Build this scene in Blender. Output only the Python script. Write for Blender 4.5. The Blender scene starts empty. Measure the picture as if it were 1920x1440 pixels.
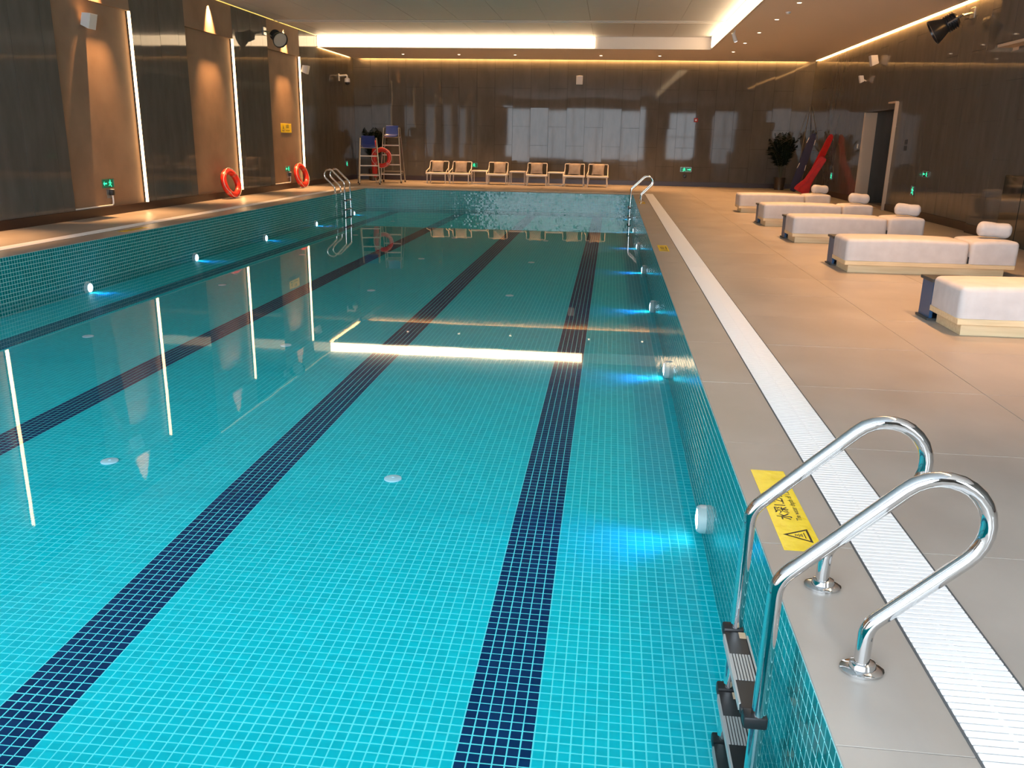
import bpy, bmesh, math, random
import numpy as np
from mathutils import Matrix, Vector, Euler

random.seed(7)
RNG = np.random.default_rng(7)
sc = bpy.context.scene
COL = sc.collection
PI = math.pi
R = math.radians

# ------------------------------------------------------------------ camera
CM = np.array([[0.9933, -0.0483, 0.1054], [0.1146, 0.2748, -0.9546], [0.0172, 0.9603, 0.2785]])
CC = np.array([0.0, 0.0, 1.55])
FPX = 1582.2
cam_data = bpy.data.cameras.new('camera')
cam_data.sensor_width = 36.0
cam_data.lens = FPX / 1920 * 36
cam_data.clip_start = 0.05
cam_data.clip_end = 200
cam = bpy.data.objects.new('camera', cam_data)
COL.objects.link(cam)
mw = Matrix([list(CM[i]) + [CC[i]] for i in range(3)] + [[0, 0, 0, 1]])
q = mw.to_quaternion()
cam.matrix_world = Matrix.Translation(Vector(CC)) @ q.to_matrix().to_4x4()
sc.camera = cam

# ------------------------------------------------------------------ world, exposure, light levels
world = bpy.data.worlds.new('world')
sc.world = world
world.use_nodes = True
world.node_tree.nodes['Background'].inputs[0].default_value = (0.6, 0.72, 0.85, 1)
world.node_tree.nodes['Background'].inputs[1].default_value = 0.3
sc.view_settings.view_transform = 'Standard'
sc.view_settings.look = 'None'
sc.view_settings.exposure = 0.0
sc.view_settings.gamma = 1.0
sc.view_settings.use_curve_mapping = False
cy = sc.cycles
cy.max_bounces = 10
cy.diffuse_bounces = 4
cy.glossy_bounces = 6
cy.transparent_max_bounces = 12
cy.caustics_reflective = False
cy.caustics_refractive = False
cy.blur_glossy = 0.5
cy.sample_clamp_indirect = 6.0

WARM = (1.0, 0.49, 0.19)
WARM_STRIP = (1.0, 0.70, 0.40)
DAYLIGHT = (0.79, 0.90, 1.0)
P_WINDOW = 12.5          # radiance of the daylit panes behind the camera
P_DECK = 800            # downlights over the right deck
P_BACK = 850            # downlights over the back deck
P_NICHE = 2900           # wall washers at the niches
P_POOL = 30            # underwater lamps
S_COVE = 10.0           # tray face glow, standing in for the LED behind it
S_NICHE = 10.0          # niche edge strip
S_WALLCOVE = 1.25        # perimeter glow seen at the walls; on the right, lit wall drawn as glowing
S_GLOW = 55.0           # perimeter strip hidden behind the ceiling edge


def lamp(name, kind, loc, energy, color, parent=None, target=None, angle=60, blend=0.6, radius=0.04, size=None):
    d = bpy.data.lights.new(name, kind)
    d.energy = energy
    d.color = color
    if kind == 'SPOT':
        d.spot_size = R(angle)
        d.spot_blend = blend
        d.shadow_soft_size = radius
    if kind == 'POINT':
        d.shadow_soft_size = radius
    o = bpy.data.objects.new(name, d)
    COL.objects.link(o)
    o.location = loc
    if target is not None:
        v = Vector(target)
        o.rotation_euler = v.to_track_quat('-Z', 'Y').to_euler()
    if parent:
        o.parent = parent
    return o


# ------------------------------------------------------------------ materials
def mat(name, color, rough=0.5, metal=0.0, spec=0.5, emit=None, estr=0.0, trans=0.0, coat=0.0):
    m = bpy.data.materials.new(name)
    m.use_nodes = True
    b = m.node_tree.nodes['Principled BSDF']
    b.inputs['Base Color'].default_value = (*color, 1)
    b.inputs['Roughness'].default_value = rough
    b.inputs['Metallic'].default_value = metal
    b.inputs['Specular IOR Level'].default_value = spec
    b.inputs['Coat Weight'].default_value = coat
    if emit:
        b.inputs['Emission Color'].default_value = (*emit, 1)
        b.inputs['Emission Strength'].default_value = estr
    return m


def nodes_of(m):
    nt = m.node_tree
    return nt, nt.nodes, nt.links, nt.nodes['Principled BSDF']


def noisy(m, c1, c2, scale=(1, 1, 1), nscale=5.0, detail=4.0, bump=0.0, rough=None, coords='Position', contrast=(0.35, 0.65)):
    nt, N, L, b = nodes_of(m)
    if coords == 'Position':
        src = N.new('ShaderNodeNewGeometry').outputs['Position']
    else:
        src = N.new('ShaderNodeTexCoord').outputs['Object']
    mp = N.new('ShaderNodeMapping')
    mp.inputs['Scale'].default_value = scale
    L.new(src, mp.inputs['Vector'])
    n = N.new('ShaderNodeTexNoise')
    n.inputs['Scale'].default_value = nscale
    n.inputs['Detail'].default_value = detail
    L.new(mp.outputs[0], n.inputs['Vector'])
    r = N.new('ShaderNodeValToRGB')
    r.color_ramp.elements[0].position = contrast[0]
    r.color_ramp.elements[1].position = contrast[1]
    r.color_ramp.elements[0].color = (*c1, 1)
    r.color_ramp.elements[1].color = (*c2, 1)
    L.new(n.outputs['Fac'], r.inputs['Fac'])
    L.new(r.outputs['Color'], b.inputs['Base Color'])
    if bump:
        bp = N.new('ShaderNodeBump')
        bp.inputs['Strength'].default_value = bump
        bp.inputs['Distance'].default_value = 0.01
        L.new(n.outputs['Fac'], bp.inputs['Height'])
        L.new(bp.outputs[0], b.inputs['Normal'])
    if rough:
        mr = N.new('ShaderNodeMapRange')
        mr.inputs['To Min'].default_value = rough[0]
        mr.inputs['To Max'].default_value = rough[1]
        L.new(n.outputs['Fac'], mr.inputs['Value'])
        L.new(mr.outputs[0], b.inputs['Roughness'])
    return m


def tile_mat(name, c1, c2, rough, pitch, spec=0.5):
    """Glazed mosaic: every tile a slightly different shade, keyed on where the tile lies."""
    m = mat(name, c1, rough, spec=spec)
    nt, N, L, b = nodes_of(m)
    g = N.new('ShaderNodeNewGeometry')
    dv = N.new('ShaderNodeVectorMath'); dv.operation = 'MULTIPLY'
    dv.inputs[1].default_value = (1 / pitch, 1 / pitch, 1 / pitch)
    L.new(g.outputs['Position'], dv.inputs[0])
    fl = N.new('ShaderNodeVectorMath'); fl.operation = 'FLOOR'
    L.new(dv.outputs[0], fl.inputs[0])
    wn = N.new('ShaderNodeTexWhiteNoise')
    L.new(fl.outputs[0], wn.inputs['Vector'])
    mx = N.new('ShaderNodeMix'); mx.data_type = 'RGBA'
    mx.inputs[6].default_value = (*c1, 1)
    mx.inputs[7].default_value = (*c2, 1)
    L.new(wn.outputs['Value'], mx.inputs[0])
    L.new(mx.outputs[2], b.inputs['Base Color'])
    return m


PITCH = 8.306 / 160
M = {}
M['tile_teal'] = tile_mat('tile_teal', (0.002, 0.51, 0.60), (0.002, 0.585, 0.68), 0.5, PITCH, spec=0.02)
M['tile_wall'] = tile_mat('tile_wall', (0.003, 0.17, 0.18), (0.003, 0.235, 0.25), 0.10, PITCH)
M['tile_navy'] = tile_mat('tile_navy', (0.002, 0.028, 0.105), (0.003, 0.04, 0.135), 0.5, PITCH, spec=0.02)
M['grout'] = mat('pool_grout', (0.16, 0.86, 0.90), 0.8, spec=0.1)
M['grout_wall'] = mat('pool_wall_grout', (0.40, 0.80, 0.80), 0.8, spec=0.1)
M['deck'] = noisy(mat('deck_tile', (0.4, 0.36, 0.32), 0.38), (0.345, 0.308, 0.272), (0.41, 0.37, 0.33), nscale=2.2, detail=9, bump=0.02, rough=(0.3, 0.45), scale=(1, .7, 1))
M['deck_joint'] = mat('deck_joint', (0.29, 0.26, 0.225), 0.8)
M['grate'] = mat('grate_plastic', (0.90, 0.90, 0.90), 0.5)
M['channel'] = mat('grate_channel', (0.09, 0.095, 0.10), 0.7)
M['stone'] = noisy(mat('dark_panel', (0.04, 0.033, 0.025), 0.12, spec=0.17), (0.094, 0.088, 0.077), (0.122, 0.114, 0.101), scale=(3, 3, 0.9), nscale=1.6, detail=8, rough=(0.025, 0.05), contrast=(0.25, 0.75))
M['stone_joint'] = mat('dark_joint', (0.012, 0.01, 0.008), 0.6)
M['plaster'] = noisy(mat('niche_plaster', (0.42, 0.29, 0.19), 0.75, spec=0.2), (0.22, 0.15, 0.10), (0.27, 0.187, 0.125), nscale=1.6, detail=7)
M['skirt'] = mat('skirting', (0.035, 0.014, 0.008), 0.35)
M['ceil_grey'] = mat('ceiling_panel', (0.52, 0.535, 0.56), 0.55)
M['ceil_joint'] = mat('ceiling_joint', (0.12, 0.115, 0.11), 0.8)
M['ceil_drop'] = mat('ceiling_plaster', (0.76, 0.69, 0.64), 0.7)
M['trim_white'] = mat('trim_white', (0.62, 0.60, 0.57), 0.45)
M['steel'] = mat('polished_steel', (0.72, 0.72, 0.72), 0.06, metal=1.0)
M['steel_dull'] = mat('brushed_steel', (0.5, 0.49, 0.47), 0.3, metal=1.0)
M['black'] = mat('black_rubber', (0.012, 0.012, 0.013), 0.45)
M['black_gloss'] = mat('black_housing', (0.02, 0.02, 0.02), 0.3)
M['tread_grip'] = mat('tread_grip', (0.45, 0.45, 0.44), 0.5, metal=0.3)
M['tread_tab'] = mat('tread_tab', (0.55, 0.40, 0.26), 0.6)
M['white_plastic'] = mat('white_plastic', (0.72, 0.70, 0.68), 0.4)
M['fabric'] = noisy(mat('lounger_fabric', (0.7, 0.66, 0.63), 0.9, spec=0.15), (0.53, 0.51, 0.51), (0.59, 0.57, 0.57), nscale=7, detail=5, bump=0.05, coords='Object')
M['wood'] = noisy(mat('pale_wood', (0.70, 0.55, 0.33), 0.5), (0.66, 0.51, 0.30), (0.76, 0.61, 0.385), scale=(0.8, 12, 12), nscale=3, detail=5, coords='Object')
M['navy_panel'] = mat('navy_lacquer', (0.018, 0.075, 0.18), 0.4)
M['charcoal'] = mat('charcoal_top', (0.045, 0.05, 0.052), 0.5)
M['white_metal'] = mat('white_metal', (0.78, 0.72, 0.66), 0.4)
M['weave'] = noisy(mat('dark_weave', (0.05, 0.045, 0.03), 0.8), (0.016, 0.014, 0.009), (0.03, 0.026, 0.017), nscale=60, coords='Object')
M['cushion'] = noisy(mat('grey_cushion', (0.42, 0.36, 0.31), 0.9, spec=0.1), (0.33, 0.28, 0.235), (0.40, 0.345, 0.295), nscale=9, coords='Object', bump=0.1)
M['blue_seat'] = mat('blue_plastic', (0.012, 0.035, 0.20), 0.3)
M['buoy'] = noisy(mat('buoy_red', (0.62, 0.035, 0.015), 0.45), (0.55, 0.018, 0.007), (0.66, 0.026, 0.010), nscale=12, coords='Object')
M['red_board'] = noisy(mat('board_red', (0.55, 0.012, 0.01), 0.4), (0.48, 0.01, 0.008), (0.62, 0.016, 0.012), nscale=6, coords='Object')
M['navy_board'] = mat('board_navy', (0.008, 0.014, 0.06), 0.45)
M['rope'] = mat('white_rope', (0.75, 0.68, 0.6), 0.8)
M['band'] = mat('reflective_band', (0.5, 0.12, 0.08), 0.3)
M['yellow'] = noisy(mat('sticker_yellow', (0.9, 0.66, 0.012), 0.22), (0.88, 0.62, 0.008), (0.95, 0.72, 0.015), nscale=14, coords='Object', bump=0.25)
M['ink'] = mat('sticker_ink', (0.012, 0.01, 0.006), 0.5)
M['green'] = mat('sign_green', (0.02, 0.4, 0.2), 0.4, emit=(0.03, 0.9, 0.42), estr=1.6)
M['green_dim'] = mat('sign_plate_green', (0.01, 0.10, 0.05), 0.3, emit=(0.01, 0.25, 0.12), estr=0.25)
M['sign_plate'] = mat('sign_plate', (0.03, 0.035, 0.03), 0.25)
M['lens_warm'] = mat('lens_warm', (0.9, 0.8, 0.7), 0.4, emit=(1, 0.74, 0.5), estr=12)
M['strip'] = mat('led_lit_strip', (0.9, 0.85, 0.8), 0.5, emit=WARM_STRIP, estr=S_COVE)
M['strip_niche'] = mat('led_strip_niche', (0.9, 0.85, 0.8), 0.5, emit=(1.0, 0.62, 0.30), estr=S_NICHE)
M['strip_glow'] = mat('led_strip_glow', (0.9, 0.85, 0.8), 0.5, emit=(1.0, 0.50, 0.16), estr=S_GLOW)
M['wall_glow'] = mat('wall_glow_band', (0.9, 0.85, 0.8), 0.5, emit=(1.0, 0.62, 0.07), estr=S_WALLCOVE)
M['pool_lens'] = mat('pool_lens', (0.9, 0.95, 1), 0.3, emit=(0.62, 0.82, 1.0), estr=22)
M['glass_pane'] = mat('daylit_pane', (0.5, 0.55, 0.6), 0.1, emit=DAYLIGHT, estr=P_WINDOW)
M['frame_dark'] = mat('window_frame', (0.04, 0.04, 0.042), 0.4)
M['dark_glass'] = mat('dark_glass', (0.015, 0.025, 0.025), 0.05, spec=0.6)
M['lens_glass'] = mat('flood_lens', (0.46, 0.40, 0.34), 0.3)
M['jamb'] = mat('jamb_beige', (0.55, 0.43, 0.31), 0.5)
M['leaf'] = noisy(mat('palm_leaf', (0.015, 0.04, 0.012), 0.8, spec=0.15), (0.0025, 0.006, 0.002), (0.005, 0.011, 0.004), nscale=3)
M['stem'] = mat('palm_stem', (0.05, 0.05, 0.02), 0.6)
M['pot'] = mat('bronze_pot', (0.09, 0.075, 0.06), 0.3, metal=0.7)
M['soil'] = mat('soil', (0.02, 0.014, 0.01), 0.9)
M['red_small'] = mat('alarm_red', (0.35, 0.02, 0.015), 0.4)
M['disc'] = mat('inlet_disc', (0.62, 0.85, 0.95), 0.4)

# water: clear, tinted, mirror-like by Schlick's law on both sides
m = bpy.data.materials.new('pool_water')
m.use_nodes = True
nt = m.node_tree
nt.nodes.clear()
out = nt.nodes.new('ShaderNodeOutputMaterial')
mix = nt.nodes.new('ShaderNodeMixShader')
tr = nt.nodes.new('ShaderNodeBsdfTransparent')
tr.inputs[0].default_value = (0.86, 0.97, 0.98, 1)
gl = nt.nodes.new('ShaderNodeBsdfGlossy')
gl.inputs['Roughness'].default_value = 0.02
lw = nt.nodes.new('ShaderNodeLayerWeight')
lw.inputs['Blend'].default_value = 0.5
pw = nt.nodes.new('ShaderNodeMath'); pw.operation = 'POWER'; pw.inputs[1].default_value = 5.0
ma = nt.nodes.new('ShaderNodeMath'); ma.operation = 'MULTIPLY_ADD'; ma.inputs[1].default_value = 0.97; ma.inputs[2].default_value = 0.022
geo = nt.nodes.new('ShaderNodeNewGeometry')
wn = nt.nodes.new('ShaderNodeTexNoise'); wn.inputs['Scale'].default_value = 1.3; wn.inputs['Detail'].default_value = 2
wb = nt.nodes.new('ShaderNodeBump'); wb.inputs['Strength'].default_value = 0.012; wb.inputs['Distance'].default_value = 0.03
nt.links.new(geo.outputs['Position'], wn.inputs['Vector'])
nt.links.new(wn.outputs['Fac'], wb.inputs['Height'])
nt.links.new(wb.outputs[0], gl.inputs['Normal'])
nt.links.new(lw.outputs['Facing'], pw.inputs[0])
nt.links.new(pw.outputs[0], ma.inputs[0])
nt.links.new(ma.outputs[0], mix.inputs[0])
nt.links.new(tr.outputs[0], mix.inputs[1])
nt.links.new(gl.outputs[0], mix.inputs[2])
nt.links.new(mix.outputs[0], out.inputs[0])
M['water'] = m


# ------------------------------------------------------------------ geometry helpers
class MB:
    def __init__(self):
        self.v = []
        self.f = []

    def add(self, verts, faces, T=None):
        n = len(self.v)
        for p in verts:
            p = Vector(p)
            if T is not None:
                p = T @ p
            self.v.append(tuple(p))
        self.f += [tuple(i + n for i in f) for f in faces]
        return self

    def box(self, x0, y0, z0, x1, y1, z1, T=None):
        vs = [(x0, y0, z0), (x1, y0, z0), (x1, y1, z0), (x0, y1, z0), (x0, y0, z1), (x1, y0, z1), (x1, y1, z1), (x0, y1, z1)]
        return self.add(vs, [(0, 3, 2, 1), (4, 5, 6, 7), (0, 1, 5, 4), (1, 2, 6, 5), (2, 3, 7, 6), (3, 0, 4, 7)], T)

    def rbox(self, x0, y0, z0, x1, y1, z1, r=0.01, seg=2, T=None):
        bm = bmesh.new()
        bmesh.ops.create_cube(bm, size=1)
        for v in bm.verts:
            v.co = Vector(((v.co.x + .5) * (x1 - x0) + x0, (v.co.y + .5) * (y1 - y0) + y0, (v.co.z + .5) * (z1 - z0) + z0))
        bmesh.ops.bevel(bm, geom=bm.edges[:], offset=r, segments=seg, profile=0.5, affect='EDGES')
        bm.verts.index_update()
        self.add([v.co.copy() for v in bm.verts], [[v.index for v in f.verts] for f in bm.faces], T)
        bm.free()
        return self

    def tube(self, pts, r, n=8, closed=False, T=None):
        pts = [Vector(p) for p in pts]
        k = len(pts)
        rr = r if isinstance(r, (list, tuple)) else [r] * k
        tang = []
        for i in range(k):
            a = pts[i - 1] if (i > 0 or closed) else pts[i]
            b = pts[(i + 1) % k] if (i < k - 1 or closed) else pts[i]
            tang.append((b - a).normalized())
        up = Vector((0, 0, 1)) if abs(tang[0].z) < 0.9 else Vector((1, 0, 0))
        nrm = (up - tang[0] * up.dot(tang[0])).normalized()
        vs, fs = [], []
        for i in range(k):
            t = tang[i]
            nrm = (nrm - t * nrm.dot(t))
            nrm = nrm.normalized() if nrm.length > 1e-6 else t.orthogonal().normalized()
            b = t.cross(nrm)
            for j in range(n):
                a = 2 * PI * j / n
                vs.append(pts[i] + (nrm * math.cos(a) + b * math.sin(a)) * rr[i])
        for i in range(k if closed else k - 1):
            i2 = (i + 1) % k
            for j in range(n):
                j2 = (j + 1) % n
                fs.append((i * n + j, i * n + j2, i2 * n + j2, i2 * n + j))
        if not closed:
            fs.append(tuple(range(n - 1, -1, -1)))
            fs.append(tuple((k - 1) * n + j for j in range(n)))
        return self.add(vs, fs, T)

    def lathe(self, prof, n=20, T=None):
        vs, fs = [], []
        k = len(prof)
        for (r, z) in prof:
            for j in range(n):
                a = 2 * PI * j / n
                vs.append((r * math.cos(a), r * math.sin(a), z))
        for i in range(k - 1):
            for j in range(n):
                j2 = (j + 1) % n
                fs.append((i * n + j, i * n + j2, (i + 1) * n + j2, (i + 1) * n + j))
        if prof[0][0] > 1e-5:
            fs.append(tuple(range(n - 1, -1, -1)))
        if prof[-1][0] > 1e-5:
            fs.append(tuple((k - 1) * n + j for j in range(n)))
        return self.add(vs, fs, T)

    def prism(self, poly, h, T=None):
        n = len(poly)
        vs = [(x, y, 0) for x, y in poly] + [(x, y, h) for x, y in poly]
        fs = [tuple(range(n - 1, -1, -1)), tuple(range(n, 2 * n))] + [(i, (i + 1) % n, n + (i + 1) % n, n + i) for i in range(n)]
        return self.add(vs, fs, T)

    def mesh(self, name, ang=38):
        me = bpy.data.meshes.new(name)
        me.from_pydata(self.v, [], self.f)
        me.polygons.foreach_set('use_smooth', [True] * len(me.polygons))
        me.set_sharp_from_angle(angle=R(ang))
        me.update()
        return me

    def build(self, name, m, parent=None, loc=None, rot=None, ang=38):
        me = self.mesh(name, ang)
        me.materials.append(M[m] if isinstance(m, str) else m)
        return link(name, me, parent, loc, rot)


def link(name, data, parent=None, loc=None, rot=None):
    o = bpy.data.objects.new(name, data)
    COL.objects.link(o)
    if parent:
        o.parent = parent
    if loc is not None:
        o.location = loc
    if rot is not None:
        o.rotation_euler = rot
    return o


def tag(o, label=None, cat=None, group=None, kind=None):
    if label:
        o['label'] = label
    if cat:
        o['category'] = cat
    if group:
        o['group'] = group
    if kind:
        o['kind'] = kind
    return o


def thing(name, label, cat, loc=(0, 0, 0), rz=0.0, group=None, kind=None):
    o = bpy.data.objects.new(name, None)
    COL.objects.link(o)
    o.empty_display_size = 0.1
    o.location = loc
    o.rotation_euler = (0, 0, rz)
    return tag(o, label, cat, group, kind)


def copy_tree(o, parent=None, keep=('label', 'category', 'group')):
    c = o.copy()
    COL.objects.link(c)
    if parent:
        c.parent = parent
    for ch in list(o.children):
        copy_tree(ch, c)
    return c


def rounded_path(pts, r, n=6):
    """Polyline with arcs of radius r at its inner corners."""
    pts = [Vector(p) for p in pts]
    rr = r if isinstance(r, (list, tuple)) else [r] * len(pts)
    out = [pts[0]]
    for i in range(1, len(pts) - 1):
        a, b, c = pts[i - 1], pts[i], pts[i + 1]
        d1, d2 = (a - b).normalized(), (c - b).normalized()
        ang = d1.angle(d2)
        t = min(rr[i] / math.tan(ang / 2), (a - b).length * .49, (c - b).length * .49)
        p0, p1 = b + d1 * t, b + d2 * t
        for k in range(n + 1):
            s = k / n
            out.append(p0 * (1 - s) ** 2 + b * 2 * s * (1 - s) + p1 * s ** 2)
    out.append(pts[-1])
    return out


def proj(P):
    qv = (np.asarray(P, float) - CC) @ CM
    return np.stack([960 + FPX * qv[..., 0] / -qv[..., 2], 720 - FPX * qv[..., 1] / -qv[..., 2]], -1), -qv[..., 2]


# ------------------------------------------------------------------ layout numbers
PXL, PXR, PYN, PYF = -7.634, 0.672, 0.95, 26.40     # pool
LX, RX, BY, NY = -9.65, 6.85, 32.20, -3.0          # room
ZW = -0.585                                         # water level
ZD, ZR = 4.30, 4.65                                 # dropped and raised ceiling
GLR = (1.036, 1.293)                                # right grating
GLL = (-8.33, -8.075)                               # left grating
GBY = (26.76, 27.01)                                # grating along the far end
TRX, TRY = 2.84, 28.30                              # edges of the raised ceiling


def floor_z(y):
    return np.interp(y, [0, 3, 5, 8, 14, 27], [-0.93, -0.87, -0.81, -0.765, -0.725, -0.70])


# ------------------------------------------------------------------ mosaic fields
def tile_block(C, w=0.0462, h=0.0012, ch=0.0009):
    """C: (N,4,3) tile corner points on the bed (ccw seen from the face), returns verts and faces."""
    n = len(C)
    ctr = C.mean(1, keepdims=True)
    nrm = np.cross(C[:, 1] - C[:, 0], C[:, 3] - C[:, 0])
    nrm /= np.linalg.norm(nrm, axis=1, keepdims=True)
    top = ctr + (C - ctr) * (1 - 2 * ch / w) + nrm[:, None, :] * h
    V = np.concatenate([C, top], 1).reshape(-1, 3)
    base = (np.arange(n) * 8)[:, None, None]
    F = np.array([[4, 5, 6, 7], [0, 1, 5, 4], [1, 2, 6, 5], [2, 3, 7, 6], [3, 0, 4, 7]])[None] + base
    return V, F.reshape(-1, 4)


def fast_mesh(name, V, F, mats, idx=None):
    me = bpy.data.meshes.new(name)
    me.vertices.add(len(V))
    me.vertices.foreach_set('co', V.astype(np.float32).ravel())
    me.loops.add(F.size)
    me.loops.foreach_set('vertex_index', F.astype(np.int32).ravel())
    me.polygons.add(len(F))
    me.polygons.foreach_set('loop_start', (np.arange(len(F)) * 4).astype(np.int32))
    try:
        me.polygons.foreach_set('loop_total', np.full(len(F), 4, np.int32))
    except Exception:
        pass
    for mm in mats:
        me.materials.append(M[mm])
    if idx is not None:
        me.polygons.foreach_set('material_index', idx.astype(np.int32))
    me.polygons.foreach_set('use_smooth', np.zeros(len(F), bool))
    me.update(calc_edges=True)
    me.validate()
    return me


def mosaic(name, label, bed, origin, U, V, nu, nv, zfun=None, lanes=None, singles=0, tilt=0.002, gap=0.0056, base='tile_teal'):
    """A mosaic-clad pool surface: bed mesh + single tile objects where they show largest + the rest joined."""
    root = bed
    root.name = name
    tag(root, label, 'pool surface', kind='structure')
    o, U, V = np.array(origin, float), np.array(U, float), np.array(V, float)
    ii, jj = np.meshgrid(np.arange(nu), np.arange(nv), indexing='ij')
    ii, jj = ii.ravel(), jj.ravel()
    g = gap / 2 / PITCH

    def P(a, b):
        p = o + a[:, None] * U + b[:, None] * V
        if zfun is not None:
            p[:, 2] += zfun(p[:, 1])
        return p
    C = np.stack([P(ii + g, jj + g), P(ii + 1 - g, jj + g), P(ii + 1 - g, jj + 1 - g), P(ii + g, jj + 1 - g)], 1)
    ctr = C.mean(1)
    nrm = np.cross(C[:, 1] - C[:, 0], C[:, 3] - C[:, 0])
    nrm /= np.linalg.norm(nrm, axis=1, keepdims=True)
    # hand-laid: each tile tips a hair
    t1, t2 = RNG.normal(0, tilt, len(C)), RNG.normal(0, tilt, len(C))
    s = np.array([[-1, -1], [1, -1], [1, 1], [-1, 1]]) * PITCH * .5
    C = C + nrm[:, None, :] * (s[None, :, 0] * t1[:, None] + s[None, :, 1] * t2[:, None])[..., None]
    navy = np.zeros(len(C), int)
    if lanes:
        for c0 in lanes:
            navy[(ii >= c0) & (ii < c0 + 6)] = 1
    pick = np.zeros(len(C), bool)
    if singles:
        uv, d = proj(C)
        x, y = uv[..., 0], uv[..., 1]
        area = 0.5 * np.abs((x[:, 0] - x[:, 2]) * (y[:, 1] - y[:, 3]) - (x[:, 1] - x[:, 3]) * (y[:, 0] - y[:, 2]))
        ok = (d.min(1) > .3) & (x.min(1) > 2) & (x.max(1) < 1918) & (y.min(1) > 2) & (y.max(1) < 1438)
        area[~ok] = -1
        best = np.argsort(-area)[:singles]
        pick[best] = True
        Vt, Ft = tile_block(np.array([[[-.5, -.5, 0], [.5, -.5, 0], [.5, .5, 0], [-.5, .5, 0]]]) * (PITCH - gap))
        mt = [fast_mesh('tile', Vt, Ft, [base]), fast_mesh('tile', Vt, Ft, ['tile_navy'])]
        for b in best:
            ex = Vector(C[b, 1] - C[b, 0]).normalized()
            ez = Vector(np.cross(C[b, 1] - C[b, 0], C[b, 3] - C[b, 0])).normalized()
            ey = ez.cross(ex)
            t = bpy.data.objects.new('tile', mt[navy[b]])
            COL.objects.link(t)
            t.parent = root
            t.matrix_local = Matrix.Translation(Vector(C[b].mean(0))) @ Matrix((ex, ey, ez)).transposed().to_4x4()
    Vv, Ff = tile_block(C[~pick])
    me = fast_mesh('mosaic_tiles', Vv, Ff, [base, 'tile_navy'], np.repeat(navy[~pick], 5))
    t = link('mosaic_tiles', me, root)
    t['kind'] = 'stuff'
    return root


NYT = int((PYF - PYN) / PITCH)
bed = MB()
ys = list(np.linspace(PYN, PYF, 60))
vs, fs = [], []
for y in ys:
    z = float(floor_z(y))
    vs += [(PXL, y, z), (PXR, y, z)]
for k in range(len(ys) - 1):
    fs.append((2 * k, 2 * k + 1, 2 * k + 3, 2 * k + 2))
bed.add(vs, fs)
lane_x = [-6.72, -4.61, -2.40, -0.37]
lane_i = [int(round((x - PXL) / PITCH)) - 3 for x in lane_x]
mosaic('pool_floor', 'turquoise mosaic pool floor with navy lane lines', bed.build('pool_floor', 'grout'),
       (PXL, PYN, 0), (PITCH, 0, 0), (0, PITCH, 0), 160, NYT, zfun=floor_z, lanes=lane_i, singles=300, tilt=0.003)
NZT = 19
ZT = -0.008
bed = MB().box(PXR, PYN, -1.0, PXR + .02, PYF, -0.0085).build('pool_wall_right', 'grout_wall')
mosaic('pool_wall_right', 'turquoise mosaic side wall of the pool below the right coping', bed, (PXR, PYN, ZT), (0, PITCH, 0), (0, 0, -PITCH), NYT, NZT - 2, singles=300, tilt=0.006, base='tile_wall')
bed = MB().box(PXL - .02, PYN, -1.0, PXL, PYF, -0.0085).build('pool_wall_left', 'grout_wall')
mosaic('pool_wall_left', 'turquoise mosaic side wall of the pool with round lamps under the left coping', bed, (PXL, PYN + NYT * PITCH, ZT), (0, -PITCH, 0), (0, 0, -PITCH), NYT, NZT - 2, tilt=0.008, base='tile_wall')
bed = MB().box(PXL, PYF, -1.0, PXR, PYF + .02, -0.0085).build('pool_wall_far', 'grout_wall')
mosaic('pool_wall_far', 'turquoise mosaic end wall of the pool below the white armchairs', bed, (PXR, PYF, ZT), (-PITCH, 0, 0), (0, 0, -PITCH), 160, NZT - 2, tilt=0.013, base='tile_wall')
bed = MB().box(PXL, PYN - .02, -1.0, PXR, PYN, -0.0085).build('pool_wall_near', 'tile_teal')
tag(bed, 'mosaic end wall of the pool nearest the camera', 'pool surface', kind='structure')

w = MB().add([(PXL, PYN, ZW), (PXR, PYN, ZW), (PXR, PYF, ZW), (PXL, PYF, ZW)], [(0, 1, 2, 3)]).build('pool_water', 'water')
tag(w, 'still clear water surface filling the pool below its rim', 'water', kind='structure')

# ------------------------------------------------------------------ deck
fl = MB()
ZB = -0.006
fl.box(PXR + .01, NY, -1.2, RX + 1.5, BY, ZB)
fl.box(LX - .3, NY, -1.2, PXL - .01, BY, ZB)
fl.box(PXL - .01, PYF + .01, -1.2, PXR + .01, BY, ZB)
fl.box(PXL - .01, NY, -1.2, PXR + .01, PYN - .01, ZB)
floor = fl.build('floor', 'deck_joint')
tag(floor, 'beige stone tile pool deck around the water', 'floor', kind='structure')
tile_cache = {}


def deck_tile(x0, y0, x1, y1):
    g = 0.0010
    w_, h_ = round(x1 - x0 - 2 * g, 4), round(y1 - y0 - 2 * g, 4)
    if w_ <= 0.02 or h_ <= 0.02:
        return
    if (w_, h_) not in tile_cache:
        mb = MB()
        b = .0015
        mb.add([(-w_ / 2, -h_ / 2, ZB), (w_ / 2, -h_ / 2, ZB), (w_ / 2, h_ / 2, ZB), (-w_ / 2, h_ / 2, ZB),
                (-w_ / 2 + b, -h_ / 2 + b, 0), (w_ / 2 - b, -h_ / 2 + b, 0), (w_ / 2 - b, h_ / 2 - b, 0), (-w_ / 2 + b, h_ / 2 - b, 0)],
               [(4, 5, 6, 7), (0, 1, 5, 4), (1, 2, 6, 5), (2, 3, 7, 6), (3, 0, 4, 7)])
        me = mb.mesh('tile', 20)
        me.materials.append(M['deck'])
        tile_cache[(w_, h_)] = me
    link('tile', tile_cache[(w_, h_)], floor, ((x0 + x1) / 2, (y0 + y1) / 2, random.uniform(-.0004, .0004)))


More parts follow.
